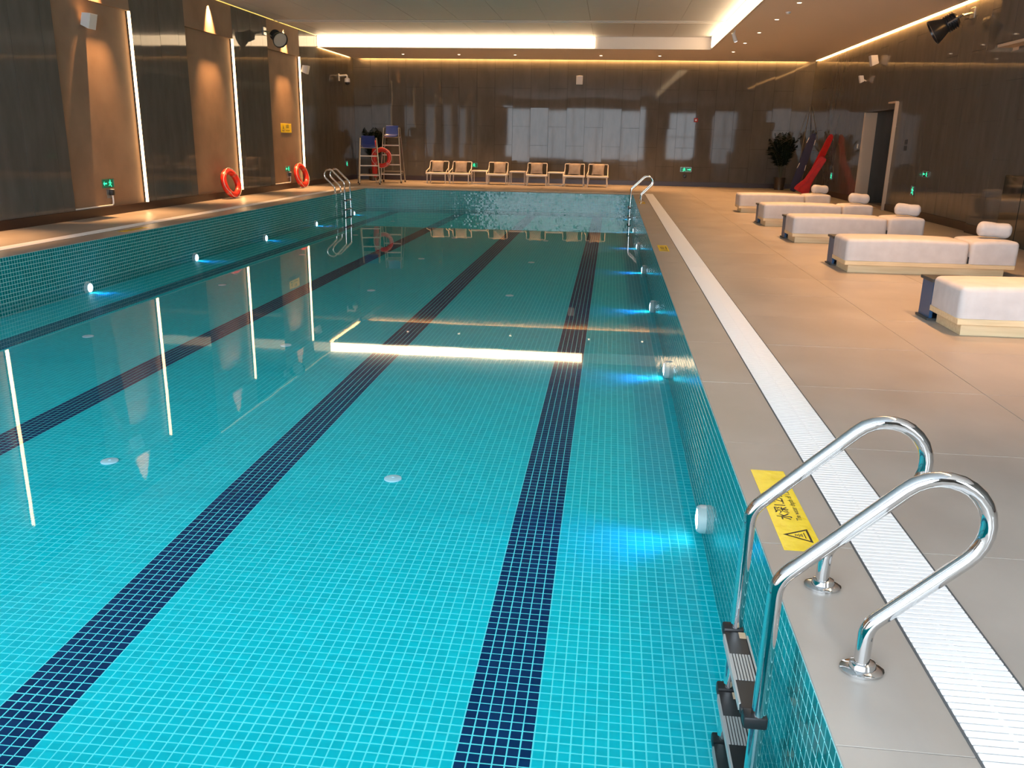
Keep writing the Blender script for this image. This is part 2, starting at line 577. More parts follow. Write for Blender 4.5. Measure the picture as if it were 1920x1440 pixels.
def grid(x0, x1, y0, y1, sx, sy, ox=None, oy=2.0):
    xs = [x0] + [v for v in np.arange((ox if ox is not None else x0) - 40 * sx, x1, sx) if v > x0 + .05 and v < x1 - .05] + [x1]
    yy = [y0] + [v for v in np.arange(oy - 40 * sy, y1, sy) if v > y0 + .05 and v < y1 - .05] + [y1]
    for a in range(len(xs) - 1):
        for b in range(len(yy) - 1):
            deck_tile(xs[a], yy[b], xs[a + 1], yy[b + 1])


grid(PXR, GLR[0], PYN, PYF, 5, 1.2)
grid(GLR[1], RX + .3, PYN, GBY[1], 1.2, 1.2)
grid(GLL[1], PXL, PYN, PYF, 5, 1.2)
grid(LX, GLL[0], PYN, GBY[1], 1.4, 1.2)
grid(GLL[1], GLR[0], PYF, GBY[0], 1.2, 5, ox=-7.0)
grid(LX, RX, GBY[1], BY, 1.2, 1.2, ox=GLR[1])


# gratings: every cross slat is a bar, the nearest ones parts of their own
def grating(name, label, x0, x1, y0, y1, along='Y', singles=0):
    t = thing(name, label, 'drain grating', ((x0 + x1) / 2, (y0 + y1) / 2, 0))
    cx, cyy = (x0 + x1) / 2, (y0 + y1) / 2
    W, Ln = (x1 - x0, y1 - y0) if along == 'Y' else (y1 - y0, x1 - x0)
    rz = 0 if along == 'Y' else PI / 2
    MB().box(-W / 2, -Ln / 2, -.0058, W / 2, Ln / 2, -.0035).build('channel', 'channel', t, rot=(0, 0, rz))
    bar = MB().rbox(-W / 2 + .004, -.0123, -.0035, W / 2 - .004, .0123, .0045, .0018, 1)
    n = int(Ln / .0305)
    ps = [-Ln / 2 + (k + .5) * .0305 for k in range(n)]
    order = list(range(n))
    if singles:
        me = bar.mesh('slat')
        me.materials.append(M['grate'])
        vis = []
        for k in range(n):
            y = cyy + ps[k]
            uv, d = proj(np.array([[cx, y, 0]]))
            if d[0] > .5 and uv[0, 1] < 1460:
                vis.append(k)
        vis = vis[:singles]
        for k in vis:
            link('slat', me, t, (0, ps[k], 0))
        order = [k for k in range(n) if k not in set(vis)]
    rest = MB()
    for k in order:
        rest.box(-W / 2 + .004, ps[k] - .0123, -.0035, W / 2 - .004, ps[k] + .0123, .0045)
    o = rest.build('slat_run', 'grate', t, rot=(0, 0, rz))
    o['kind'] = 'stuff'
    ed = MB()
    for s in (-1, 1):
        ed.box(s * W / 2 - .004, -Ln / 2, -.0035, s * W / 2 + .004, Ln / 2, .002)
    ed.build('edge_rail', 'channel', t, rot=(0, 0, rz))
    sp = MB()
    sp.box(-.006, -Ln / 2, -.0034, .006, Ln / 2, .0035)
    sp.build('spine', 'grate', t, rot=(0, 0, rz))
    return t


grating('drain_grating', 'white slotted drain grating along the loungers side of the pool', GLR[0], GLR[1], PYN, GBY[0], 'Y', 300)
grating('drain_grating', 'white slotted drain grating along the wall niches side of the pool', GLL[0], GLL[1], PYN, GBY[0], 'Y')
grating('drain_grating', 'white slotted drain grating along the far end of the pool before the armchairs', GLL[0], GLR[1], GBY[0], GBY[1], 'X')

# ------------------------------------------------------------------ walls
panel_cache = {}


def panel(parent, axis, at, sign, a0, a1, z0, z1, th=.012, material='stone', name='panel', tilt=.0022):
    """One cladding panel on the plane axis=at, facing sign, spanning a0..a1 along the wall."""
    g = .002
    w_, h_ = round(a1 - a0 - 2 * g, 3), round(z1 - z0 - 2 * g, 3)
    if w_ < .03 or h_ < .03:
        return
    key = (w_, h_, th, material, name)
    if key not in panel_cache:
        b = .0015
        me = MB().add([(-w_ / 2, -h_ / 2, 0), (w_ / 2, -h_ / 2, 0), (w_ / 2, h_ / 2, 0), (-w_ / 2, h_ / 2, 0),
                       (-w_ / 2 + b, -h_ / 2 + b, th), (w_ / 2 - b, -h_ / 2 + b, th), (w_ / 2 - b, h_ / 2 - b, th), (-w_ / 2 + b, h_ / 2 - b, th)],
                      [(4, 5, 6, 7), (0, 1, 5, 4), (1, 2, 6, 5), (2, 3, 7, 6), (3, 0, 4, 7)]).mesh(name, 20)
        me.materials.append(M[material])
        panel_cache[key] = me
    o = link(name, panel_cache[key], parent)
    ac, zc = (a0 + a1) / 2, (z0 + z1) / 2
    if axis == 'X':
        ex, ez, loc = Vector((0, sign, 0)), Vector((sign, 0, 0)), Vector((at, ac, zc))
    else:
        ex, ez, loc = Vector((-sign, 0, 0)), Vector((0, sign, 0)), Vector((ac, at, zc))
    ey = ez.cross(ex)
    Rm = Matrix((ex, ey, ez)).transposed().to_4x4()
    o.matrix_local = Matrix.Translation(loc) @ Rm @ Euler((random.gauss(0, tilt), random.gauss(0, tilt), 0)).to_matrix().to_4x4()
    return o


def clad(parent, axis, at, sign, a0, a1, z0, z1, pw_=.66, ph=1.32, off=.69, cols=None, tilt=.0018):
    if cols is None:
        n = max(1, int(round((a1 - a0) / pw_)))
        xs = [a0 + (a1 - a0) * k / n for k in range(n + 1)]
    else:
        xs = cols
    for k in range(len(xs) - 1):
        s = off if k % 2 else 0.03
        zz = [z0] + [v for v in np.arange(s - 2 * ph, z1, ph) if v > z0 + .12 and v < z1 - .12] + [z1]
        for j in range(len(zz) - 1):
            panel(parent, axis, at, sign, xs[k], xs[k + 1], zz[j], zz[j + 1], tilt=tilt)


SK = 0.16
# left wall: dark pilasters between plaster niches
NICHES = [(b - 2.5, b) for b in (26.63, 21.88, 17.12, 12.36, 7.60, 2.84)]
wl = MB().box(LX - .6, NY, -.2, LX - .17, BY + .3, ZR + .3).build('wall_left', 'stone_joint')
tag(wl, 'long left wall of dark pilasters and lit plaster niches', 'wall', kind='structure')
edges = [NY] + [v for n in reversed(NICHES) for v in n] + [BY]
for k in range(0, len(edges), 2):
    y0, y1 = edges[k], edges[k + 1]
    MB().box(LX - .17, y0, 0, LX - .013, y1, ZR + .05).build('pilaster_core', 'stone_joint', wl)
    if y1 - y0 > 4:
        clad(wl, 'X', LX - .013, 1, y0, y1, SK, ZR + .05, tilt=.0006)
    else:
        clad(wl, 'X', LX - .013, 1, y0, y1, SK, ZR + .05, cols=[y0, y0 + .33, y0 + .33 + (y1 - y0 - .66) / 2, y1 - .33, y1], ph=50, off=20, tilt=.0006)
for (y0, y1) in NICHES:
    MB().box(LX - .17, y0, 0, LX - .09, y1, 3.9).build('niche_panel', 'plaster', wl)
    MB().box(LX - .17, y0 - .001, 3.86, LX - .004, y1 + .001, ZR + .05).build('niche_header', 'plaster', wl)
# far wall
wb = MB().box(LX - .6, BY, -.2, RX + .6, BY + .3, ZR + .3).build('wall_back', 'stone_joint')
tag(wb, 'far end wall of glossy dark panels behind the armchairs', 'wall', kind='structure')
clad(wb, 'Y', BY, -1, LX, RX, SK, ZR + .05)
# right wall, with a doorway and a deep recess
DOOR = (22.50, 25.33, 2.42)
STEP = (17.10, .12)                                 # nearer than this the wall stands proud
wr = MB()
wr.box(RX, DOOR[1], -.2, RX + .15, BY + .3, ZR + .3)
wr.box(RX, STEP[0], -.2, RX + .15, DOOR[0], ZR + .3)
wr.box(RX, DOOR[0], DOOR[2], RX + .15, DOOR[1], ZR + .3)
wr.box(RX + 1.3, NY, -.2, RX + 1.6, BY, ZR + .3)
wr = wr.build('wall_right', 'stone_joint')
tag(wr, 'long right wall of glossy dark panels behind the loungers', 'wall', kind='structure')
wrn = MB().box(RX - STEP[1], NY, -.2, RX + .15, STEP[0] - .004, ZR + .3).build('wall_right_near', 'stone_joint')
tag(wrn, 'nearer bay of the right wall standing slightly proud', 'wall', kind='structure')
for (a, b, z0) in ((DOOR[1], BY, SK), (STEP[0], DOOR[0], SK), (NY, STEP[0], SK), (DOOR[0], DOOR[1], DOOR[2])):
    clad(wrn if b <= STEP[0] else wr, 'X', RX - (STEP[1] if b <= STEP[0] else 0), -1, a, b, z0, ZR + .05, tilt=.0006)
clad(wr, 'X', RX + 1.3, -1, 21.0, 27.2, SK, 2.6)
MB().box(RX + .15, DOOR[1], 0, RX + 1.3, DOOR[1] + .1, 2.6).build('corridor_end', 'stone', wr)
MB().box(RX + .15, DOOR[0] - 2.2, 0, RX + 1.3, DOOR[0] - 2.1, 2.6).build('corridor_end', 'stone', wr)
MB().box(RX + .15, DOOR[0] - 2.2, 2.6, RX + 1.3, DOOR[1] + .1, 2.7).build('corridor_ceiling', 'ceil_drop', wr)
# front wall behind the camera: daylight through tall windows
WIN = [(-8.4, 2.3, 0.12, 3.9, 6, 1), (4.3, 6.1, 0.12, 3.6, 2, 2)]
wf = MB()
wf.box(LX - .6, NY - .3, -.2, WIN[0][0], NY, ZR + .3)
wf.box(WIN[0][1], NY - .3, -.2, WIN[1][0], NY, ZR + .3)
wf.box(WIN[1][1], NY - .3, -.2, RX + .6, NY, ZR + .3)
for W_ in WIN:
    wf.box(W_[0], NY - .3, W_[3], W_[1], NY, ZR + .3)
    wf.box(W_[0], NY - .3, -.2, W_[1], NY, W_[2])
wf = wf.build('wall_front', 'stone')
tag(wf, 'dark wall with tall daylit windows behind the camera', 'wall', kind='structure')
for k, (x0, x1, z0, z1, nx, nz) in enumerate(WIN):
    wn_ = thing('window_%d' % (k + 1), ['wide daylit window bay behind the camera', 'narrow daylit window beside the wide bay'][k], 'window', (0, NY - .12, 0), kind='structure')
    fr = MB()
    t_ = .022
    for i in range(nx + 1):
        x = x0 + (x1 - x0) * i / nx
        fr.box(x - t_, -.05, z0, x + t_, .05, z1)
    for j in range(nz + 1):
        z = z0 + (z1 - z0) * j / nz
        fr.box(x0, -.045, z - t_, x1, .045, z + t_)
    fr.build('frame', 'frame_dark', wn_)
    for i in range(nx):
        for j in range(nz):
            xa, xb = x0 + (x1 - x0) * i / nx + t_, x0 + (x1 - x0) * (i + 1) / nx - t_
            za, zb = z0 + (z1 - z0) * j / nz + t_, z0 + (z1 - z0) * (j + 1) / nz - t_
            MB().box(xa, -.01, za, xb, .0, zb).build('pane', 'glass_pane', wn_)

# skirtings
sk = MB()
sk.box(LX - .02, NY, 0, LX + .015, BY, SK)
tag(sk.build('baseboard_left', 'skirt'), 'dark brown skirting at the foot of the niche wall', 'skirting', kind='structure')
tag(MB().box(LX, BY - .015, 0, RX, BY, SK).build('baseboard_back', 'skirt'), 'dark brown skirting at the foot of the far wall', 'skirting', kind='structure')
sk = MB()
for a, b in ((DOOR[1] + .02, BY), (STEP[0], DOOR[0]), (NY, STEP[0])):
    o_ = STEP[1] if b <= STEP[0] else 0
    sk.box(RX - .028 - o_, a, 0, RX - o_, b, SK)
tag(sk.build('baseboard_right', 'skirt'), 'dark brown skirting at the foot of the lounger side wall', 'skirting', kind='structure')

# doorway lining and recess
d1 = thing('door_1', 'open doorway with beige lining in the lounger side wall', 'doorway', (RX, (DOOR[0] + DOOR[1]) / 2, 0), kind='structure')
hy = (DOOR[1] - DOOR[0]) / 2
MB().box(-.02, hy - .04, 0, .32, hy - .003, DOOR[2]).build('far_jamb', 'jamb', d1)
MB().box(-.095, -hy - .03, 0, .15, -hy + .003, 2.58).build('near_jamb', 'jamb', d1)
MB().box(-.095, -hy, 2.56, .15, -hy + .55, 2.60).build('lintel_board', 'jamb', d1)
MB().box(-.05, -hy, 0.0, .32, hy, .012).build('threshold', 'jamb', d1)
cn = thing('wall_canopy', 'thin pale canopy ledge high on the right wall at the frame edge', 'canopy', (RX - STEP[1], 14.6, 3.2))
MB().prism([(-.27, 1.75), (-.012, 1.75), (-.012, -1.8), (-.27, -1.8)][::-1], .045).build('ledge', 'jamb', cn)
MB().box(-.012, -1.8, -.05, 0, 1.75, .09).build('back_rail', 'jamb', cn)
cb = thing('glass_cabinet', 'low dark glass cabinet against the right wall at the frame edge', 'cabinet', (RX - STEP[1] - .014, 14.0, 0))
MB().rbox(-.16, -1.4, 0, -.015, 1.4, 1.12, .004, 1).build('carcass', 'dark_glass', cb)
for k in range(4):
    MB().rbox(-.17, -1.39 + .7 * k, .08, -.16, -.71 + .7 * k, 1.1, .003, 1).build('door', 'dark_glass', cb)

# ------------------------------------------------------------------ ceiling
ce = MB()
ce.box(LX - .5, NY - .2, ZR + .012, TRX + .1, TRY + .1, ZR + .2)
ce.box(LX - .5, NY - .2, ZR + .15, RX + .5, BY + .3, ZR + .3)
ceil = ce.build('ceiling', 'ceil_joint')
tag(ceil, 'raised grey panel ceiling over the pool with a dropped border', 'ceiling', kind='structure')
MB().box(TRX, NY, ZD, RX - .10, BY - .10, ZD + .13).build('dropped_border', 'ceil_drop', ceil)
MB().box(LX + .06, TRY, ZD, TRX, BY - .10, ZD + .13).build('dropped_border', 'ceil_drop', ceil)
# upstands of the tray
MB().box(TRX - .003, NY, ZD, TRX + .02, TRY, ZR + .012).build('tray_upstand', 'ceil_drop', ceil)
MB().box(LX, TRY - .003, ZD, TRX, TRY + .02, ZR + .012).build('tray_upstand', 'ceil_drop', ceil)
# raised panels
xs = np.arange(TRX - .03, LX, -1.19)
xs = list(xs) + [LX + .02]
ysl = list(np.arange(24.62, NY, -2.4)) + [NY]
cell = {}
for a in range(len(xs) - 1):
    cols_ = [(ysl[b + 1], ysl[b]) for b in range(len(ysl) - 1)] + [(25.06, TRY - .01)]
    for (y0, y1) in cols_:
        x0, x1 = xs[a + 1], xs[a]
        w_, h_ = round(x1 - x0 - .008, 3), round(y1 - y0 - .008, 3)
        if w_ < .05 or h_ < .05:
            continue
        if (w_, h_) not in cell:
            me = MB().box(-w_ / 2, -h_ / 2, 0, w_ / 2, h_ / 2, .012).mesh('panel')
            me.materials.append(M['ceil_grey'])
            cell[(w_, h_)] = me
        link('panel', cell[(w_, h_)], ceil, ((x0 + x1) / 2, (y0 + y1) / 2, ZR))
for k, y in enumerate((24.62, 25.02)):
    pass
tr_ = thing('trim_1', 'pale double line air slot running across the raised ceiling', 'air slot', (0, 24.84, ZR), kind='structure')
MB().box(LX, -.2, -.012, TRX, -.12, .01).build('slot_rail', 'trim_white', tr_)
MB().box(LX, .10, -.012, TRX, .2, .01).build('slot_rail', 'trim_white', tr_)
MB().box(LX, -.12, .0, TRX, .10, .01).build('slot_bed', 'ceil_grey', tr_)

# ------------------------------------------------------------------ cove and strip lights
t = thing('cove_light', 'cove-lit tray face made to glow across the far edge of the raised ceiling', 'cove light', (0, TRY, ZD), group='ceiling coves')
MB().box(LX + .02, -.03, .03, -.72, -.004, .33).build('led_lit_strip', 'strip', t)  # upstand face lit by a hidden LED, its brightness put in as emission
t = thing('cove_light', 'cove-lit tray face made to glow along the lounger side of the raised ceiling', 'cove light', (TRX, 0, ZD), group='ceiling coves')
MB().box(-.03, 2.4, .03, -.004, TRY - .35, .33).build('led_lit_strip', 'strip', t)  # LED-lit upstand face on this side, likewise drawn as glowing
t = thing('wall_cove_light', 'hidden light strip and glowing yellow wall band in the ceiling gap along the right wall', 'cove light', (RX, 0, ZD), group='perimeter ceiling coves')
MB().box(-.022, 2, .02, -.014, 23.95, .16).build('led_lit_strip', 'wall_glow', t)  # wall lit inside the gap, drawn as a glowing band
MB().box(-.022, 24.5, .02, -.014, BY - .6, .16).build('led_lit_strip', 'wall_glow', t)  # lit wall beyond the break, also given a glow of its own
MB().box(-.098, 2, .012, -.050, BY - .3, .05).build('hidden_strip', 'strip_glow', t)
t = thing('wall_cove_light', 'warm light strip in the ceiling gap along the far wall', 'cove light', (0, BY, ZD), group='perimeter ceiling coves')
MB().box(LX + .3, -.098, .012, RX - .3, -.050, .05).build('led_lit_strip', 'strip_glow', t)
t = thing('wall_cove_light', 'thin warm light line at the top of the left wall near the far corner', 'cove light', (LX, 0, ZD), group='perimeter ceiling coves')
MB().box(.030, TRY + .05, .012, .058, BY - .3, .05).build('led_lit_strip', 'strip_glow', t)
t = thing('wall_cove_light', 'thin warm light line at the top of the niche wall', 'cove light', (LX, 0, ZR), group='perimeter ceiling coves')
MB().box(.002, 19.5, -.012, .014, TRY - .1, .01).build('led_lit_strip', 'wall_glow', t)
WHERE = ['niche nearest the far wall', 'second niche from the far wall', 'third niche from the far wall', 'fourth niche from the far wall', 'fifth niche from the far wall', 'sixth niche from the far wall']
for k, (y0, y1) in enumerate(NICHES):
    t = thing('niche_light', 'vertical light strip edging the ' + WHERE[k], 'strip light', (LX - .09, y1, 0), group='niche edge lights')
    MB().box(.052, -.022, SK, .105, -.003, 3.855).build('led_lit_strip', 'strip_niche', t)
    # wall washer over the niche
    yc = (y0 + y1) / 2
    t = thing('wall_washer', 'round ceiling spot washing the ' + WHERE[k], 'spotlight', (LX + .085, yc, ZR), group='wall washers over the niches')
    MB().lathe([(.045, .012), (.05, -.004), (.04, -.006), (.036, .006)], 16).build('trim_ring', 'trim_white', t)
    MB().lathe([(0, .004), (.036, .004), (.036, .006), (0, .006)], 16).build('lens', 'lens_warm', t)
    lamp('washer_lamp', 'SPOT', (0, 0, -.02), P_NICHE, WARM, t, target=(-.03, 0, -1), angle=50, blend=1.0, radius=.02)
# wash the short far stretch and the far-left corner as in the picture: ordinary ceiling downlights


def downlight(x, y, label, energy, group, z=ZD, angle=78, blend=1.0, lit=True):
    t = thing('downlight', label, 'downlight', (x, y, z), group=group)
    MB().lathe([(.055, .01), (.062, -.004), (.05, -.006), (.042, .008)], 18).build('trim_ring', 'trim_white', t)
    MB().lathe([(0, -.009), (.03, -.008), (.043, -.004), (.043, .006), (0, .006)], 18).build('lens', 'lens_warm', t)
    if lit:
        lamp('downlight_lamp', 'SPOT', (0, 0, -.03), energy, WARM, t, target=(0, 0, -1), angle=angle, blend=blend, radius=.04)


ORD = ['first', 'second', 'third', 'fourth', 'fifth', 'sixth', 'seventh', 'eighth', 'ninth', 'tenth', 'eleventh', 'twelfth']
for k in range(10):
    downlight(3.6, 28.9 - 2.46 * k, ORD[k] + ' downlight from the far wall in the row above the loungers', P_DECK, 'downlights above the lounger deck')
for k, x in enumerate((-7.33, -5.38, -3.45, -0.55, 1.40)):
    downlight(x, 30.40, ORD[k] + ' downlight from the left wall in the row above the armchairs', P_BACK, 'downlights above the armchairs', angle=74)

t = thing('smoke_detector', 'small round detector on the dropped ceiling near the lounger row', 'detector', (3.63, 20.35, ZD))
MB().lathe([(.055, 0), (.055, -.02), (.03, -.045), (0, -.047)], 16).build('detector_body', 'white_plastic', t)
t = thing('spot_fixture', 'small bright adjustable spotlight at the edge of the raised ceiling', 'spotlight', (2.93, 23.55, ZD))
MB().tube([(0, 0, 0), (0, 0, -.10)], .012).build('bracket', 'white_plastic', t)
T = Matrix.Translation((0, 0, -.16)) @ Euler((R(20), R(-25), 0)).to_matrix().to_4x4()
MB().lathe([(0, .11), (.045, .11), (.05, -.11), (.04, -.115), (0, -.10)], 16, T).build('lamp_body', 'white_plastic', t)
MB().lathe([(0, -.118), (.04, -.118), (.04, -.116), (0, -.116)], 16, T).build('lens', mat('cool_lens', (1, 1, 1), .3, emit=(.9, .95, 1), estr=6), t)

# ------------------------------------------------------------------ underwater lamps
PLB, PLL = MB().lathe([(.088, 0), (.088, .03), (.078, .05), (.066, .052), (.060, .046)], 24).mesh('housing'), MB().lathe([(0, .060), (.03, .057), (.050, .052), (.060, .046), (.060, .044), (0, .044)], 24).mesh('lens')
PLB.materials.append(M['white_plastic'])
PLL.materials.append(M['pool_lens'])
for side in ('right', 'left'):
    yy = (4.85, 8.40, 11.80, 15.30, 18.85, 22.30, 25.95) if side == 'right' else (11.60, 14.95, 18.25, 21.60, 24.95, 8.2, 4.8)
    for k, y in enumerate(sorted(yy)):
        s = -1 if side == 'right' else 1
        t = thing('pool_light', '%s round underwater lamp from the near end, %s wall' % (ORD[k], 'lounger side' if side == 'right' else 'niche side'), 'pool light',
                  (PXR if s < 0 else PXL, y, -.668), group='underwater lamps')
        rot = (0, s * PI / 2, 0)
        link('housing', PLB, t, rot=rot)
        link('lens', PLL, t, rot=rot)
        lamp('pool_lamp', 'SPOT', (s * .10, 0, 0), P_POOL, (0.03, 0.26, 1.0), t, target=(s, -.25, -.03), angle=92, blend=1.0, radius=.05)

DISC = MB().lathe([(.062, 0), (.062, .008), (.052, .012), (.012, .012), (.01, .006), (0, .006)], 20).mesh('floor_inlet')
DISC.materials.append(M['disc'])
col_names = {-1.45: 'right of the middle lane lines', -3.6: 'between the middle lane lines', -6.0: 'left of the middle lane lines'}
for x in (-1.45, -3.6, -6.0):
    for k, y in enumerate((1.95, 5.48, 9.02, 12.58, 16.15, 19.75, 23.3)):
        if y < 3:
            continue
        o = link('floor_inlet', DISC, None, (x, y, float(floor_z(y)) + .003))
        tag(o, '%s white floor disc from the near end, %s' % (ORD[k - 1], col_names[x]), 'floor inlet', 'white inlet discs on the pool floor')


# ------------------------------------------------------------------ pool ladders
def ladder(label, x, y, flip=1):
    t = thing('pool_ladder', label, 'pool ladder', (x, y, 0))
    f = flip
    th = R(44)
    cx_, cz_, rr_ = .310, .496, .1445
    arc = [(cx_ + rr_ * math.cos(th - PI / 2 + PI * i / 14), 0, cz_ + rr_ * math.sin(th - PI / 2 + PI * i / 14)) for i in range(15)]
    e0, e1 = arc[0], arc[-1]
    lo = (.162, 0, e0[2] + (.162 - e0[0]) * math.tan(th))
    hi = (-.118, 0, e1[2] + (-.118 - e1[0]) * math.tan(th))
    path = rounded_path([(.160, 0, 0), lo, e0], .085, 8)[:-1] + [Vector(p) for p in arc] + rounded_path([e1, hi, (-.137, 0, -.84)], .11, 8)[1:]
    path = [Vector((p.x * f, p.y, p.z)) for p in path]
    for s in (-1, 1):
        r = MB().tube([p + Vector((0, s * .255, 0)) for p in path], .0235, 14).build('rail', 'steel', t)
        fl_ = MB().lathe([(.054, 0), (.054, .008), (.047, .012), (.034, .014), (.031, .03), (.0235, .033)], 20, Matrix.Translation((.165 * f, s * .255, 0.0)) @ Matrix.Diagonal((1.22, .98, 1, 1))).build('flange', 'steel', r)
    for k, z in enumerate((-.195, -.455, -.69)):
        tx = -.135 * f
        tread = MB().rbox(tx - .042, -.225, z - .028, tx + .038, .225, z, .005, 1).build('tread', 'black', t)
        g = MB()
        for j in range(7):
            g.box(tx - .038 + j * .0105, -.075, z, tx - .031 + j * .0105, .075, z + .003)
        g.build('grip_strip', 'tread_grip', tread)
        e = MB()
        for sx in (-.0445, .038):
            e.box(tx + sx, -.2, z - .026, tx + sx + .0065, .2, z + .002)
        e.build('edge_trim', 'tread_grip', tread)
        for s in (-1, 1):
            MB().rbox(tx - .04, s * .255 - .027, z - .036, tx + .036, s * .255 + .027, z + .008, .008, 2).build('end_clamp', 'black', tread)
            MB().box(tx + .012, s * .20 - .018, z, tx + .036, s * .20 + .018, z + .0025).build('corner_tab', 'tread_tab', tread)
    return t


ladder('polished steel pool ladder with two looped rails beside the yellow sticker', .672, 2.615)
ladder('polished steel pool ladder near the far corner on the lounger side', .672, 24.07)
ladder('polished steel pool ladder near the far corner on the lifeguard chair side', PXL, 24.1, -1)


# ------------------------------------------------------------------ signs and stickers
def lettering(body, size, parent, loc, rot, m='ink', ext=.0004, align='LEFT', bold=0.0):
    c = bpy.data.curves.new('lettering', 'FONT')
    c.body = body
    c.size = size
    c.extrude = ext
    c.align_x = align
    c.offset = bold
    tmp = bpy.data.objects.new('lettering_curve', c)
    COL.objects.link(tmp)
    me = bpy.data.meshes.new_from_object(tmp.evaluated_get(bpy.context.evaluated_depsgraph_get()))
    bpy.data.objects.remove(tmp)
    me.name = 'lettering'
    me.materials.clear()
    me.materials.append(M[m])
    return link('lettering', me, parent, loc, rot)


def tri_outline(mb, s, wd, h, T):
    a = [(-s / 2, 0), (s / 2, 0), (0, s * .87)]
    b = [(-s / 2 + wd * 1.75, wd), (s / 2 - wd * 1.75, wd), (0, s * .87 - wd * 2.0)]
    vs = [(x, y, 0) for x, y in a + b] + [(x, y, h) for x, y in a + b]
    fs = []
    for i in range(3):
        j = (i + 1) % 3
        fs += [(6 + i, 6 + j, 9 + j, 9 + i), (i, 3 + i, 3 + j, j), (i, j, 6 + j, 6 + i), (3 + i, 9 + i, 9 + j, 3 + j)]
    mb.add(vs, fs, T)


def deck_sticker(label, x, y, rz, w_=.158, l_=.86, group='yellow depth stickers on the coping'):
    """Local x runs along the reading direction, local y is up for the reader."""
    t = thing('depth_sticker', label, 'sticker', (x, y, 0.0004), rz, group)
    MB().rbox(-l_ / 2, -w_ / 2, 0, l_ / 2, w_ / 2, .0012, .0005, 1).build('backing', 'yellow', t)
    s = MB()
    T = Matrix.Translation((-l_ * .335, -w_ * .33, .0012))
    tri_outline(s, .125, .0085, .0006, T)
    for k, (yy, ww) in enumerate(((.020, .052), (.030, .028), (.036, .020), (.043, .028), (.050, .016), (.057, .02))):
        s.box(-ww / 2, yy, 0, ww / 2, yy + .0035, .0006, T)
    s.build('warning_triangle', 'ink', t)
    lettering('水深1.2米', .068, t, (-l_ * .165, -.008, .0013), (0, 0, 0), bold=.0006)
    lettering('The water depth of 1.2m', .033, t, (-l_ * .165, -.052, .0013), (0, 0, 0))
    return t


deck_sticker('yellow water depth sticker on the coping beside the nearest pool ladder', .832, 3.575, PI / 2)
deck_sticker('yellow water depth sticker on the coping halfway along the lounger side', .832, 13.07, PI / 2, .15, .76)
deck_sticker('yellow water depth sticker on the coping by the far ladder on the lounger side', .832, 22.95, PI / 2, .15, .76)
deck_sticker('yellow water depth sticker on the coping on the niche side of the pool', -7.86, 13.4, -PI / 2, .15, .76)

# running figure, facing -x, drawn in a 1 x 1 box
FIG = [[(.52, .80), (.62, .80), (.66, .88), (.62, .97), (.52, .97), (.47, .88)],
       [(.40, .74), (.66, .76), (.74, .58), (.92, .56), (.92, .49), (.69, .49), (.62, .60), (.60, .44), (.74, .26), (.88, .05), (.76, .02), (.62, .20), (.48, .34), (.40, .20), (.16, .18), (.16, .27), (.34, .29), (.44, .48), (.46, .64), (.36, .64), (.28, .50), (.20, .54), (.30, .74)]]
ARW = [(0, .5), (.35, .85), (.35, .62), (1, .62), (1, .38), (.35, .38), (.35, .15)]


def exit_sign(label, loc, axis, arrow=None, w_=.36, h_=.15, box=None, plate='sign_plate', flip=1, fig=1.0):
    """Wall sign; local x runs along the wall to the viewer's right, local y up, local z out of the wall."""
    t = thing('exit_sign', label, 'exit sign', loc, group='green exit signs low on the walls')
    if axis == 'left':      # on left wall, faces +X, viewer's right is +Y
        Rm = Matrix(((0, 0, 1), (1, 0, 0), (0, 1, 0)))
    elif axis == 'right':   # faces -X, viewer's right is -Y
        Rm = Matrix(((0, 0, -1), (-1, 0, 0), (0, 1, 0)))
    else:                   # far wall, faces -Y, viewer's right is +X
        Rm = Matrix(((1, 0, 0), (0, 0, -1), (0, 1, 0)))
    Rm = Rm.to_4x4()
    MB().rbox(-w_ / 2, -h_ / 2, 0, w_ / 2, h_ / 2, .014, .003, 1, Rm).build('plate', plate, t)
    ed = MB()
    e = .006
    for (a, b, c, d) in ((-w_ / 2, h_ / 2 - e, w_ / 2, h_ / 2), (-w_ / 2, -h_ / 2, w_ / 2, -h_ / 2 + e), (-w_ / 2, -h_ / 2, -w_ / 2 + e, h_ / 2), (w_ / 2 - e, -h_ / 2, w_ / 2, h_ / 2)):
        ed.box(a, b, .013, c, d, .017, Rm)
    ed.build('rim', 'steel_dull', t)
    g = MB()
    s = h_ * .86 * fig
    cx = (.14 * w_ if arrow == 'left' else (-.14 * w_ if arrow == 'right' else 0))
    for poly in FIG:
        g.prism([((px - .5) * s * flip + cx, (py - .5) * s) for px, py in (poly if flip > 0 else poly[::-1])], .003, Rm @ Matrix.Translation((0, 0, .0145)))
    g.build('running_figure', 'green', t)
    if arrow:
        a = MB()
        sx = -1 if arrow == 'right' else 1
        ox = -.46 * w_ if arrow == 'left' else .46 * w_
        pts = [(px * .32 * w_ * sx + ox, (py - .5) * h_ * .7) for px, py in ARW]
        a.prism(pts if sx > 0 else pts[::-1], .003, Rm @ Matrix.Translation((0, 0, .0145)))
        a.build('arrow', 'green', t)
    return t


